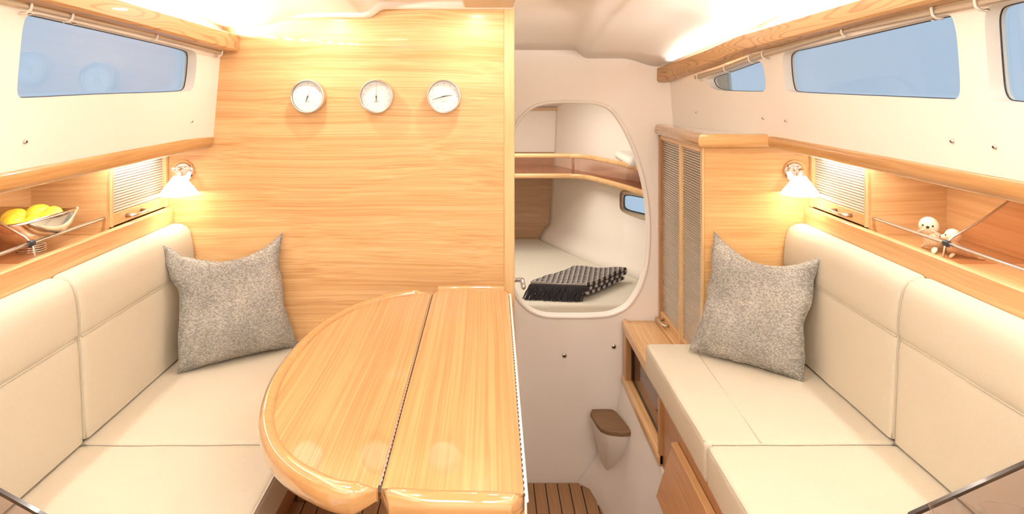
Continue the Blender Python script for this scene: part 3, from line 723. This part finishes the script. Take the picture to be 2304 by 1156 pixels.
# ================================================================== SETTEES
def cushion(name, lab, x0, x1, y0, y1, z0_, z1_, cat='cushion', group=None, seamx=None, r=.016):
    X0, X1 = min(x0, x1), max(x0, x1); nx, ny, nz = 26, 30, 4
    bm = bmesh.new(); bmesh.ops.create_cube(bm, size=1)
    for v in bm.verts: v.co = ((X0+X1)/2+v.co.x*(X1-X0), (y0+y1)/2+v.co.y*(y1-y0), (z0_+z1_)/2+v.co.z*(z1_-z0_))
    bmesh.ops.bevel(bm, geom=list(bm.edges)+list(bm.verts), offset=r, segments=4, profile=.6, affect='EDGES')
    me = bpy.data.meshes.new(name); bm.to_mesh(me); bm.free()
    # regular cuts so the cloth can be softly uneven
    bm = bmesh.new(); bm.from_mesh(me)
    for k in range(1, 16):
        for (co, no) in (((X0+(X1-X0)*k/16, 0, 0), (1, 0, 0)), ((0, y0+(y1-y0)*k/16, 0), (0, 1, 0))):
            bmesh.ops.bisect_plane(bm, geom=bm.verts[:]+bm.edges[:]+bm.faces[:], plane_co=co, plane_no=no)
    for v in bm.verts:
        c = v.co; u = (c.x-X0)/(X1-X0)*2-1; w_ = (c.y-y0)/(y1-y0)*2-1; n_ = noise.noise(c*6)*.0025
        if c.z > (z0_+z1_)/2: c.z += .004*(1-u*u)*(1-w_*w_)-.002 + n_
        c.x += noise.noise(Vector((c.y*9, c.z*9, 3)))*.0022*(1 if abs(u) > .9 else 0)
    bm.to_mesh(me); bm.free()
    root = thing(name, lab, cat, ((x0+x1)/2, (y0+y1)/2, z0_), group)
    o_ = link('cover', me, FAB, root, smooth=180)
    m = MB(); pr = r*.35
    xi = x0 if abs(x0) < abs(x1) else x1; si = 1 if xi > 0 else -1
    zt = z1_-.0035
    ring = [(X0+pr, y0+pr), (X1-pr, y0+pr), (X1-pr, y1-pr), (X0+pr, y1-pr)]
    def line(a, b_, nn=24): return [Vector(a).lerp(Vector(b_), k/nn) + Vector((0, 0, noise.noise(Vector(a).lerp(Vector(b_), k/nn)*8)*.0015)) for k in range(nn+1)]
    m.tube(line((xi+si*pr*.6, y0+r, zt-.002), (xi+si*pr*.6, y1-r, zt-.002)), .0022, 6)
    m.tube(line((X0+r, y0+pr*.4, zt-.003), (X1-r, y0+pr*.4, zt-.003)), .002, 6)
    m.tube(line((X0+r, y1-pr*.4, zt-.003), (X1-r, y1-pr*.4, zt-.003)), .002, 6)
    if seamx: m.tube([(seamx[0], y0+.001, z1_-.0005), (seamx[0]+.25*(seamx[1]-seamx[0]), y0+(y1-y0)*.3, z1_+.0016), (seamx[1], y1-.03, z1_+.0006)], .0013, 6)
    m.build('piping', FAB, root, 180)
    rebase(root, ((x0+x1)/2, (y0+y1)/2, z0_)); return root
cushion('seat_cushion', 'cream seat cushion under the grey pillow on the left settee, against the wooden bulkhead', -.445, -.935, 1.509, 2.094, .372, .470)
cushion('seat_cushion', 'cream seat cushion at the near end of the left settee, beside the table', -.445, -.935, 1.02, 1.505, .372, .470)
cushion('seat_cushion', 'cream seat cushion under the grey pillow on the right settee, with a long top seam', .490, .935, 1.509, 2.094, .372, .470, seamx=(.617, .629))
cushion('seat_cushion', 'cream seat cushion at the near end of the right settee', .490, .935, 1.02, 1.505, .372, .470)
def back_cushion(lab, s, y0, y1):
    root = thing('back_cushion', lab, 'cushion', (s*.96, (y0+y1)/2, .474))
    pr = [(.912, .476), (.9135, .50), (.916, .56), (.919, .62), (.922, .68), (.9255, .704), (.9265, .7085), (.9245, .713), (.9225, .72), (.9235, .75), (.928, .79), (.935, .818), (.946, .836), (.961, .8445), (.978, .8465), (.990, .845), (.990, .476)]
    yy = [y0, y0+.002, y0+.006, y0+.012]+[y0+.012+(y1-y0-.024)*k/22 for k in range(1, 22)]+[y1-.012, y1-.006, y1-.002, y1]
    R = []
    for y in yy:
        d = min(y-y0, y1-y); k = math.sqrt(max(0, 1-(1-min(1, d/.012))**2))
        row = []
        for x_, z_ in pr:
            cx0, cz0 = .955, .66
            sh_ = .010*(1-k)
            xx = x_ + (sh_ if x_ < .955 else 0); zz_ = z_ - (sh_ if z_ > .84 else 0)
            xx += noise.noise(Vector((y*7, z_*7, s*3)))*.0022 if x_ < .98 else 0
            if .72 < z_ < .84: xx += .0009*math.sin(y*150+noise.noise(Vector((y*5, z_*9, 0)))*5)*max(0, noise.noise(Vector((y*4, 7, s))))
            row.append((s*xx, y, zz_))
        R.append(row)
    m = MB(); m.loft(R); m.build('cover', FAB, root, 50)
    m = MB()
    for y in (y0+.004, y1-.004): m.tube([(s*(x_+.0035), y, z_) for x_, z_ in pr[:13]], .0022, 6)
    m.tube([(s*.9248, y0+.004+(y1-y0-.008)*k/24, .7085) for k in range(25)], .0015, 5)
    m.build('piping', FAB, root, 180); rebase(root, (s*.96, (y0+y1)/2, .474))
back_cushion('cream back cushion behind the grey pillow on the left settee, next to the reading lamp', -1, 1.511, 2.094)
back_cushion('cream back cushion at the near end of the left settee, below the fruit bowl', -1, 1.02, 1.503)
back_cushion('cream back cushion behind the grey pillow on the right settee', 1, 1.511, 2.094)
back_cushion('cream back cushion at the near end of the right settee', 1, 1.02, 1.503)
# settee bases
for s in (-1, 1):
    side = 'left' if s < 0 else 'right'
    t = thing('settee_base', 'wooden base under the cushions of the %s settee' % side, 'settee', (s*.7, 1.4, 0))
    box('top_board', BROWN, s*(.47 if s < 0 else .51), s*.992, 1.01, D-.003, .352, .3715, t, .001)
    box('back_board', BROWN, s*.9915, s*1.0035, 1.01, D-.003, .352, .838, t, .001)
    if s < 0:
        prism('front_panel', BROWN, [(-.478, 1.01, .352), (-.462, 1.01, .352), (-.600, 1.01, 0.0005), (-.616, 1.01, 0.0005)], (0, D-1.013, 0), t, .001)
    else:
        box('front_panel', BROWN, .530, .545, 1.01, 2.034, .11, .352, t, .001)
        prism('drawer_front', BROWN, [(.526, 1.01, .272), (.512, 1.01, .268), (.468, 1.01, .125), (.486, 1.01, .125)], (0, .86, 0), t, .003)
        prism('drawer_edge', ASHY, [(.529, 1.01, .280), (.511, 1.01, .276), (.511, 1.01, .269), (.529, 1.01, .2725)], (0, .86, 0), t, .001)
    rebase(t, (s*.7, 1.4, 0 if s < 0 else .13))
structure(box('trim_7', BROWN, -.62, -.598, 1.01, 2.098, .0, .012, bevel=.002)) if False else None

# pillows
def pillow(lab, BL, BR, TL, TR, seed, T=.056):
    BL, BR, TL, TR = map(Vector, (BL, BR, TL, TR)); C = (BL+BR+TL+TR)/4
    ex = ((BR-BL)+(TR-TL)).normalized(); ez = ((TL-BL)+(TR-BR)); ez = (ez-ex*ez.dot(ex)).normalized(); ey = ez.cross(ex)
    M3 = Matrix((ex, ey, ez)).transposed(); MI = M3.transposed()
    cs = [MI @ (p-C) for p in (BL, BR, TL, TR)]
    n = 44; vv = []; ff = []
    def P_(u, v, sg):
        # concave sides, sagging top edge
        q = cs[0]*(1-u)*(1-v)+cs[1]*u*(1-v)+cs[2]*(1-u)*v+cs[3]*u*v
        a, b_ = u*2-1, v*2-1
        pin = .055*(1-b_*b_)*a**3 * .36 * (1.1+.8*noise.noise(Vector((b_*2.2, seed, a > 0))))
        top = (.19 if b_ > 0 else .018)*(1-a*a)*abs(b_)**3*.36*math.copysign(1, b_)
        h = T*((1-a**4)*(1-b_**4))**.62
        cr = .45+.55*min(1, (1-abs(a))*6+.2)*1
        w_ = noise.noise(Vector((a*1.6, b_*1.6, seed)))*.008 + noise.noise(Vector((a*3.6, b_*3.4, seed+5)))*.005 + .004*math.sin(a*5+b_*7+seed)*noise.noise(Vector((a*2, b_*2, seed+9)))
        w_ += -.007*math.exp(-((a+.55)**2*9+(b_+.1)**2*60)) - .006*math.exp(-((b_-.8-.2*a)**2*50+(a+.3)**2*4))
        e = (1-a**6)*(1-b_**6)
        edge = .004*noise.noise(Vector((a*5, b_*5, seed+2)))*(1-e)
        return Vector((q.x-pin+edge, q.y-sg*(h+w_*e) + (.004*math.sin(b_*4+seed))*(1-e), q.z-top+edge))
    for sg in (1, -1):
        for j in range(n+1):
            for i in range(n+1):
                u = .5-.5*math.cos(math.pi*i/n); v = .5-.5*math.cos(math.pi*j/n); u = (u+i/n)/2; v = (v+j/n)/2
                vv.append(P_(u, v, sg))
    S = (n+1)**2
    for j in range(n):
        for i in range(n):
            a = j*(n+1)+i; ff.append([a, a+1, a+n+2, a+n+1]); ff.append([S+a, S+a+n+1, S+a+n+2, S+a+1])
    me = mesh(vv, ff); bm = bmesh.new(); bm.from_mesh(me); bmesh.ops.remove_doubles(bm, verts=bm.verts, dist=.0004); bmesh.ops.recalc_face_normals(bm, faces=bm.faces); bm.to_mesh(me); bm.free()
    t = thing('throw_pillow', lab, 'pillow'); t.matrix_world = Matrix.Translation(C) @ M3.to_4x4()
    link('cover', me, WEAVE, t, smooth=180)
    m = MB(); ring = [P_(i/30, 0, 1) for i in range(30)]+[P_(1, i/30, 1) for i in range(30)]+[P_(1-i/30, 1, 1) for i in range(30)]+[P_(0, 1-i/30, 1) for i in range(31)]
    m.tube(ring, .0018, 5, caps=False); m.build('edge_seam', WEAVE, t, 180)
pillow('grey woven pillow leaning in the corner of the left settee', (-.873, 1.862, .474), (-.592, 2.060, .474), (-.938, 1.915, .820), (-.645, 2.082, .816), 1.3)
pillow('grey woven pillow leaning in the corner of the right settee', (.603, 2.010, .478), (.856, 1.815, .474), (.700, 2.078, .822), (.944, 1.868, .806), 4.1)

# ================================================================== TABLE
tb = thing('saloon_table', 'varnished folding table with a rounded left leaf in the middle of the cabin', 'table', (-.05, 1.45, 0))
ZT = .683
arcL = [(-.168, 1.905), (-.215, 1.925), (-.29, 1.885), (-.361, 1.80), (-.408, 1.695), (-.433, 1.585), (-.441, 1.463), (-.439, 1.367), (-.428, 1.279), (-.408, 1.195), (-.382, 1.132), (-.350, 1.080), (-.310, 1.036), (-.268, 1.004), (-.232, .983), (-.200, .976), (-.168, .975)]
mid_ = [(v.x, v.y) for v in dense([(x_, y_, 0) for x_, y_ in arcL[1:-1]], 5)]
def slab(name, pts, mat):
    m = MB(); m.loft([[(x_, y_, ZT-.022) for x_, y_ in pts], [(x_, y_, ZT) for x_, y_ in pts]]); return m.build(name, mat, tb, None, .001, 2)
inner = [(v[0].x, v[0].y) for v in mitre(mid_, [.012])]
slab('round_leaf', [(-.1645, 1.902)]+[(v[0].x, v[0].y) for v in mitre(mid_, [.016])]+[(-.1645, .988)], TABLE)
rim_prof = [(.0225, ZT+.0003), (.017, ZT+.0062), (.010, ZT+.0082), (.003, ZT+.0068), (-.003, ZT+.0015), (-.0055, ZT-.008), (-.005, ZT-.020), (-.002, ZT-.031), (.004, ZT-.037), (.012, ZT-.038), (.0225, ZT-.035)]
def rimsweep(name, path, capA=None, capB=None):
    rows = mitre(path, [a for a, b_ in rim_prof]); R = [[(v.x, v.y, b_) for v, (a, b_) in zip(r, rim_prof)] for r in rows]
    m = MB(); m.loft(R); return m.build(name, RIM, tb, 50)
def rim(name, path, endA, endB):
    """rim with mitred ends that run back to the hinge corners endA / endB"""
    rows = mitre(path, [a for a, b_ in rim_prof]); R = []
    def tip(p): return [(p[0], p[1], ZT-.006 + (b_-ZT+.012)*.55) for a, b_ in rim_prof]
    R.append([(endA[0], endA[1], ZT+.0004+(min(b_, ZT)-ZT)*.5) for a, b_ in rim_prof])
    R += [[(v.x, v.y, b_) for v, (a, b_) in zip(r, rim_prof)] for r in rows]
    R.append([(endB[0], endB[1], ZT+.0004+(min(b_, ZT)-ZT)*.5) for a, b_ in rim_prof])
    m = MB(); m.loft(R); return m.build(name, RIM, tb, 45)
rim('edge_rim', [p for p in mid_], (-.166, 1.900), (-.166, .985))
cen = [(-.1595, .988), (-.1595, 1.900), (-.146, 1.948), (.044, 1.952), (.0575, 1.90), (.0515, .975), (.034, .962), (-.143, .972)]
slab('centre_leaf', cen, TABLE)
rim('edge_rim', [(.044, 1.962), (-.02, 1.964), (-.08, 1.963), (-.148, 1.960)], (.057, 1.905), (-.158, 1.905))
rim('edge_rim', [(-.143, .962), (-.08, .955), (-.02, .953), (.032, .951)], (-.158, .985), (.051, .970))
m = MB(); m.box(-.1640, -.1600, .992, 1.900, ZT-.010, ZT+.0012); m.build('hinge', STEEL, tb)
m = MB(); m.loft([[(.0515, .957, ZT-.02), (.0540, .957, ZT-.02), (.0540, .957, ZT+.001), (.0515, .957, ZT+.001)], [(.0575, 1.9, ZT-.02), (.0600, 1.9, ZT-.02), (.0600, 1.9, ZT+.001), (.0575, 1.9, ZT+.001)]]); m.tube([(.0552, .957, ZT-.001), (.0612, 1.900, ZT-.001)], .0020, 8); m.build('hinge', plain('white_hinge', (.8, .76, .70), .35), tb, 60)
m = MB(); y = .965
while y < 1.89: hx_ = .0508+(y-.957)*.00636; m.box(hx_, hx_+.002, y, y+.007, ZT-.003, ZT+.0016); y += .0152
o = m.build('hinge_knuckles', DARK, tb); o['kind'] = 'stuff'
m = MB(); y = .995
while y < 1.89: m.box(-.1612, -.1600, y, y+.006, ZT-.003, ZT+.0017); y += .013
o = m.build('hinge_knuckles', DARK, tb); o['kind'] = 'stuff'
# folded down leaf on the far side
pts = [(.0440, .985, .666), (.0585, 1.895, .666), (.060, 1.93, .645), (.046, 1.93, .38), (.030, .955, .38), (.0435, .955, .650)]
prism('drop_leaf', TABLE, pts, (.0125, 0, 0), tb, .003)
box('pedestal', BROWN, -.125, .02, 1.12, 1.80, .0, .66, tb, .004)
rebase(tb, (-.05, 1.45, 0))

# ================================================================== CLOCKS
def ringprof(): return [(.0525, 0), (.0525, .034), (.0515, .0365), (.0495, .0370), (.0480, .0355), (.0478, .031)]
def clock(px, lab, cat, hands, small=False, ticks=12):
    t = thing({'clock': 'wall_clock', 'barometer': 'wall_barometer', 'hygrometer': 'wall_hygrometer'}[cat], lab, cat, (px, D, 1.243))
    m = MB(); m.lathe(ringprof(), (px, D, 1.243), 'Y', 64, cap_end=False); m.build('case', STEEL, t, 40)
    m = MB(); m.lathe([(.0478, .0235), (.0478, .0255), (0, .0256)], (px, D, 1.243), 'Y', 48); dl = m.build('dial', DIAL, t, 30)
    fy = D-.0262; R_ = []
    m = MB()
    for k in range(ticks):
        a = 2*math.pi*k/ticks if ticks == 12 else math.radians(-135+270*k/(ticks-1)); a = math.pi/2-a
        r0 = .0395; c = Vector((px+r0*math.cos(a), fy, 1.243+r0*math.sin(a))); d = Vector((math.cos(a), 0, math.sin(a))); e = Vector((-d.z, 0, d.x))
        l_, w_ = (.0022, .0006)
        m.add([c-d*l_-e*w_, c+d*l_-e*w_, c+d*l_+e*w_, c-d*l_+e*w_], [[0, 1, 2, 3]])
    # tiny maker's line under the centre
    for k in range(5): x0 = px-.0065+k*.0028; m.add([(x0, fy, 1.2258), (x0+.0018, fy, 1.2258), (x0+.0018, fy, 1.2276), (x0, fy, 1.2276)], [[0, 1, 2, 3]])
    o = m.build('dial_marks', plain('dial_grey', (.25, .24, .22), .6), dl); o['kind'] = 'stuff'
    for nm, ang, l0, l1, w_, mt in hands:
        a = math.pi/2-math.radians(ang); d = Vector((math.cos(a), 0, math.sin(a))); e = Vector((-d.z, 0, d.x)); c = Vector((px, fy-.003, 1.243))
        q = [c-d*l0-e*w_*1.4, c+d*l1-e*w_*.5, c+d*l1+e*w_*.5, c-d*l0+e*w_*1.4]
        mm = MB(); mm.loft([q, [p+Vector((0, -.0006, 0)) for p in q]]); mm.build(nm, mt, dl)
    m = MB(); m.lathe([(.0022, .0262), (.0022, .0305), (0, .031)], (px, D, 1.243), 'Y', 16); m.build('hub', DARK, dl, 40)
    m = MB(); m.lathe([(.0478, .0338), (.0478, .0346), (0, .0346)], (px, D, 1.243), 'Y', 48); m.build('cover_glass', CLEAR, t, 30)
    rebase(t, (px, D, 1.243))
GREYH = plain('grey_needle', (.35, .34, .32), .5)
clock(-.563, 'round steel dial leftmost of the three, with thin needle pointing just right of the top', 'hygrometer', [('needle', 20, 0, .037, .0005, GREYH), ('needle_tail', 200, 0, .018, .0013, DARK)], ticks=9)
clock(-.350, 'round steel dial in the middle of the three, with needle straight up', 'barometer', [('needle', 0, 0, .036, .0007, GREYH), ('needle_tail', 180, 0, .018, .0011, DARK)], ticks=11)
clock(-.140, 'round steel clock rightmost of the three dials, with two black hands spread nearly level', 'clock', [('hour_hand', 82, .006, .027, .0012, DARK), ('minute_hand', 254, .006, .038, .0011, DARK), ('second_hand', 66, .01, .036, .0003, GREYH)], ticks=12)

# ================================================================== WALL LAMPS
for s in (-1, 1):
    side = 'left' if s < 0 else 'right'; cx = s*.963; sx = s*.963+ (.020 if s < 0 else -.016)
    sx = -.945 if s < 0 else .949
    t = thing('wall_lamp', 'chrome reading lamp with white cone shade on the %s wall' % side, 'lamp', (cx, D, 1.008))
    m = MB(); m.lathe([(.036, 0), (.036, .007), (.034, .009)], (cx, D, 1.008), 'Y', 40); m.build('wooden_base', ASHX, t, 40)
    cp = cx + (-.002)*s
    m = MB(); m.lathe([(.030, .009), (.030, .012), (.027, .015), (0, .0155)], (cx+s*-.006, D, 1.006), 'Y', 40); m.build('wall_plate', CHROME, t, 40)
    m = MB(); ar = [(cx+.012, D-.014, 1.016), (cx+.012, D-.034, 1.018), (sx, D-.058, 1.020), (sx, D-.070, 1.014), (sx, D-.072, 1.004)]
    m.tube([(cx-.014, D-.014, 1.018), (cx-.014, D-.036, 1.018), (cx+.014, D-.036, 1.020), (sx+.002, D-.058, 1.020), (sx, D-.068, 1.016), (sx, D-.068, 1.000)], .0042, 10)
    m.lathe([(0, .008), (.007, .006), (.0085, 0), (.007, -.006), (0, -.008)], (cx-.014, D-.036, 1.018), 'Z', 16)
    m.build('arm', CHROME, t, 50)
    m = MB(); m.lathe([(.012, .0), (.014, -.016), (.010, -.018), (.006, -.018)], (sx, D-.068, 1.012), 'Z', 24); m.build('socket', CHROME, t, 40)
    m = MB(); m.lathe([(.014, 1.002), (.018, .999), (.0555, .948), (.0575, .945), (.0565, .9445), (.054, .9475), (.0165, .9965), (.012, .9985)], (sx, D-.068, 0), 'Z', 48); shd = m.build('shade', SHADE, t, 50)
    m = MB(); m.lathe([(0, .957), (.008, .960), (.011, .968), (.008, .978), (.006, .990)], (sx, D-.068, 0), 'Z', 20); m.build('bulb', emit('lit_bulb', (1, .85, .65), 5), shd, 180)
    rebase(t, (cx, D, 1.008))
    point('lamp_light', (sx, D-.068, .952), .55, .012)

# ceiling fixture above the bulkhead edge
m = MB(); m.box(-.078, .078, 1.86, 2.062, 1.517, 1.555); tag(m.build('ceiling_fixture', PLASTIC, None, None, .007, 4), 'cream plastic housing on the headlining at the top edge of the bulkhead', 'fixture')

# studs on the walls
def stud(loc, ax, sg, r, lab, grp):
    t = MB(); t.lathe([(r, 0), (r*.95, .0022), (r*.7, .004), (0, .0048)] , (0, 0, 0), 'Z', 20)
    o_ = t.build('wall_stud', NICKEL, None, 60); o_.location = loc
    o_.rotation_euler = Vector(ax).to_track_quat('Z', 'Y').to_euler(); tag(o_, lab, 'stud', grp)
    q = MB(); q.lathe([(r*.45, .0038), (r*.45, .0052), (r*.3, .0058), (0, .0058)], (0, 0, 0), 'Z', 14); q.build('core', DARK, o_, 60)
G = 'snap studs on the window walls'
stud((-(wall_x(1.246, 1.173)), 1.246, 1.173), (1, 0, 0), 1, .0046, 'left wall metal stud below the near end of the window', G)
stud((-(wall_x(1.943, 1.172)), 1.943, 1.172), (1, 0, 0), 1, .0042, 'left wall metal stud below the bulkhead end of the window', G)
for (y, z, l) in ((2.482, 1.176, 'right wall metal stud nearest the white bulkhead, below the beam end'), (2.095, 1.174, 'right wall metal stud below the small triangular window'), (1.946, 1.174, 'right wall metal stud below the far corner of the long window'),
                  (1.247, 1.174, 'right wall metal stud below the near end of the long window'), (1.142, 1.173, 'right wall metal stud below the cut off window at the frame edge')):
    stud((wall_x(y, z), y, z), (-1, 0, 0), -1, .0046, l, G)
stud((.296, DW, .217), (0, -1, 0), 1, .0095, 'metal stud on the white bulkhead below the oval opening, the left and lower one', 'studs on the white bulkhead')
stud((.490, DW, .252), (0, -1, 0), 1, .0095, 'metal stud on the white bulkhead near the side locker, the right and higher one', 'studs on the white bulkhead')

# ================================================================== FRUIT BOWL
bx, by = -1.098, 1.60
t = thing('fruit_bowl', 'polished silver fruit bowl on a coiled ring foot on the left shelf', 'bowl', (bx, by, .8801))
m = MB(); vv = []; ff = []; n = 64
prof = [(.020, .004), (.042, .008), (.067, .022), (.086, .046), (.0965, .072), (.0985, .080), (.0955, .079), (.083, .049), (.064, .026), (.040, .012), (.001, .008)]
for r, h in prof:
    for k in range(n):
        a = 2*math.pi*k/n; f = 1+.10*(r/.1)**2*math.cos(2*a)*.6; lift = .010*(r/.0985)**3*math.cos(2*a)
        vv.append((bx+r*f*math.cos(a), by+r*(1-.12*(r/.1)**2*math.cos(2*a)*.5)*math.sin(a)*.98, .8801+.014+h+lift))
for i in range(len(prof)-1):
    for k in range(n): ff.append([i*n+k, i*n+(k+1) % n, (i+1)*n+(k+1) % n, (i+1)*n+k])
ff.append(list(range(n))[::-1]); m.add(vv, ff); m.build('body', CHROME, t, 180)
for k in range(4):
    m = MB(); c = [(bx+.030*math.cos(2*math.pi*j/32), by+.030*math.sin(2*math.pi*j/32), .8825+k*.0052) for j in range(33)]; m.tube(c, .0021, 8, caps=False); m.build('foot_ring', CHROME, t, 180)
rebase(t, (bx, by, .8801))
for k, (dx, dy, dz, r, an) in enumerate([(-.048, .012, .073, .026, .3), (-.010, .040, .078, .027, 1.2), (.030, .034, .076, .0255, 2.1), (.052, -.004, .076, .0235, .6), (-.020, -.034, .070, .026, 2.6), (.020, -.012, .068, .022, .9)]):
    m = MB(); pr = []
    for j in range(13):
        tt = -1+2*j/12; rr_ = r*.86*math.sqrt(max(0, 1-abs(tt)**2.3)); pr.append((max(rr_, .0001), tt*r*1.12))
    pr[0] = (.003, -r*1.18); pr[-1] = (.003, r*1.18)
    m.lathe(pr, (0, 0, 0), 'X', 24); o = m.build('lemon', LEMON, None, 180); o.location = (bx+dx, by+dy, .8801+.014+dz-.010); o.rotation_euler = (0, .15*(k % 3-1), an)
    tag(o, ['lemon at the left end of the silver bowl, partly behind the others', 'highest lemon in the middle of the silver bowl', 'lemon at the back right of the silver bowl', 'lemon at the right end of the silver bowl by the leaf', 'lemon at the front left of the silver bowl rim', 'low lemon sunk in the middle front of the silver bowl'][k], 'lemon', 'lemons in the silver bowl')
m = MB(); m.loft([[(bx+.070, by-.012, .962), (bx+.078, by-.020, .964), (bx+.078, by-.020, .9648), (bx+.070, by-.012, .9628)], [(bx+.082, by, .971), (bx+.090, by-.012, .970), (bx+.090, by-.012, .9708), (bx+.082, by, .9718)], [(bx+.097, by+.012, .979), (bx+.0975, by+.011, .979), (bx+.0975, by+.011, .9795), (bx+.097, by+.012, .9795)]])
tag(m.build('lemon_leaf', LEAF), 'small green leaf at the right rim of the silver bowl', 'leaf')

# ================================================================== WOODEN SEALS
def seal(lab, loc, k, yaw, body_len, look, tail=True, turn=0):
    """body is an upright-tilted turned trunk, round head, flippers and tail; faces local -Y before yaw"""
    t = thing('wooden_seal', lab, 'figurine', loc)
    t.rotation_euler = (0, 0, yaw)
    m = MB(); n = 28; R = []
    L_ = body_len
    for j in range(15):
        q = j/14; yb = -L_*.42+L_*q; rad = k*(.0235*math.sin(min(1, q*2.6+.38)*math.pi/2)*(1-.62*max(0, q-.35)/.65)); h = k*(.024-.004*q) 
        if j == 0: rad *= .72
        hz = max(rad*.98, .003)
        R.append([(rad*1.02*math.cos(2*math.pi*i/n), yb, hz+rad*.95*math.sin(2*math.pi*i/n)+(.012*k*(1-q)**2)) for i in range(n)])
    m.loft(R); m.build('body', SEALW, t, 60)
    hx, hy, hz = look
    hr = .0215*k
    m = MB(); pr = [(hr*math.sin(math.pi*j/16), -hr*math.cos(math.pi*j/16)) for j in range(17)]; pr[0] = (1e-4, -hr); pr[-1] = (1e-4, hr)
    m.lathe(pr, (hx, hy, hz), 'Z', 32)
    if tail == 'muzzle': m.lathe([(.0125*k, .010*k), (.0085*k, .020*k), (.0050*k, .029*k), (.0005, .0305*k)], (hx, hy, hz-.004*k), 'Y', 20)
    hd_ = m.build('head', SEALH, t, 180)
    def dot(az, el, r, nm, mat=DARK, dist=1.0):
        az += turn
        d = Vector((math.sin(az)*math.cos(el), -math.cos(az)*math.cos(el), math.sin(el))); c = Vector((hx, hy, hz))+d*hr*.965*dist
        q = MB(); q.lathe([(1e-4, -r)]+[(r*math.sin(math.pi*j/8), -r*math.cos(math.pi*j/8)) for j in range(1, 8)]+[(1e-4, r)], tuple(c), 'Z', 14); q.build(nm, mat, hd_, 180)
    dot(-.50, .16, .0026*k, 'eye'); dot(.50, .16, .0026*k, 'eye')
    if tail == 'muzzle': dot(0, -.15, .0026*k, 'nose', dist=1.47)
    else: dot(0, -.0, .0036*k, 'nose')
    if tail != 'muzzle':
        m = MB()
        for sg in (-1, 1):
            for q in (-.25, -.05): 
                RT = Matrix.Rotation(turn, 3, 'Z'); H = Vector((hx, hy, hz)); a = Vector((sg*hr*.38, -hr*.93, -hr*.22+q*hr*.3)); m.tube([H+RT@a, H+RT@(a+Vector((sg*.017*k, .002, -.006*k+q*.012*k-.003)))], .0004, 4)
        m.build('whiskers', THREAD, hd_)['kind'] = 'stuff'
    for sg in (-1, 1):
        m = MB(); a = Vector((sg*.019*k, -L_*.20, .012*k)); b_ = a+Vector((sg*.012*k, -.010*k, -.0105*k)); m.tube([a, a.lerp(b_, .5)+Vector((0, 0, .001)), b_], [.0055*k, .0065*k, .0035*k], 10, flat=.45); m.build('flipper', SEALH, t, 180)
    for sg in (-1, 1):
        m = MB(); a = Vector((0, L_*.50, .006*k)); b_ = Vector((sg*.012*k, L_*.50+.022*k, .004*k)); m.tube([a, a.lerp(b_, .5), b_], [.0045*k, .006*k, .004*k], 10, flat=.4); m.build('tail_fin', SEALH, t, 180)
    return t
seal('larger wooden seal facing the cabin with white whiskers on the right shelf', (1.078, 1.600, .8803), 1.0, -1.75, .070, (0, -.020, .0600), 'long', turn=1.05)
seal('smaller wooden seal turned sideways behind the smoked divider on the right shelf', (1.090, 1.545, .8803), .80, -2.1, .058, (0, -.012, .047), 'muzzle')

# ================================================================== FOREGROUND ACRYLIC SCREENS
for s in (-1, 1):
    side = 'left' if s < 0 else 'right'
    # end cabinet that carries the screen (its top lies just below the frame)
    t = thing('end_cabinet', 'cabinet end with flat top in the near %s corner, carrying the smoked screen' % side, 'cabinet', (s*.8, .85, 0))
    box('body', BROWN, s*.64, s*.985, .72, 1.000, .0 if s < 0 else -.0, .600, t, .002)
    box('counter_top', ASHY, s*.625, s*.988, .70, 1.012, .600, .6195, t, .004, 3)
    rebase(t, (s*.8, .85, 0))
    if s < 0: poly = [(-.905, .6198), (-.905, .7625), (-.733, .667), (-.677, .636), (-.655, .6235), (-.655, .6198)]
    else: poly = [(.90, .6198), (.90, .7525), (.803, .709), (.64, .636), (.632, .632), (.632, .6198)]
    t = thing('acrylic_screen', 'smoked acrylic screen with dark sloping edge in the near %s corner' % side, 'screen', (s*.72, 1.0, .6198))
    m = MB(); m.loft([[(x_, 1.0, z_) for x_, z_ in poly], [(x_, 1.005, z_) for x_, z_ in poly]]); m.build('panel', SMOKE2, t)
    m = MB(); e = poly[1:5]; m.loft([[(x_, 1.0025+dy, z_+dz) for dy, dz in ((-.0035, -.003), (.0035, -.003), (.0035, .0025), (-.0035, .0025))] for x_, z_ in e]); m.build('top_edge', plain('dark_edge', (.018, .012, .011), .2, coat=.3), t)
    rebase(t, (s*.72, 1.0, .6198))

# square clear tumblers on the near right counter
for k, (tx_, ty_, rot, lab) in enumerate([(.672, .952, .25, 'clear square glass tumbler behind the smoked screen, left one in the near right corner'), (.738, .945, -.2, 'clear square glass tumbler behind the smoked screen, next to the frame edge')]):
    R = []
    for half, z in [(.020, 0), (.026, .003), (.029, .045), (.030, .050), (.0275, .050), (.026, .045), (.0235, .012), (.010, .010)]:
        R.append([(half*math.copysign(abs(math.cos(a))**.35, math.cos(a)), half*math.copysign(abs(math.sin(a))**.35, math.sin(a)), z) for a in [2*math.pi*(i+.5)/32 for i in range(32)]])
    m = MB(); m.loft(R); o = m.build('glass_tumbler', CLEAR, None, 40); o.location = (tx_, ty_, .6198); o.rotation_euler = (0, 0, rot); tag(o, lab, 'glass')
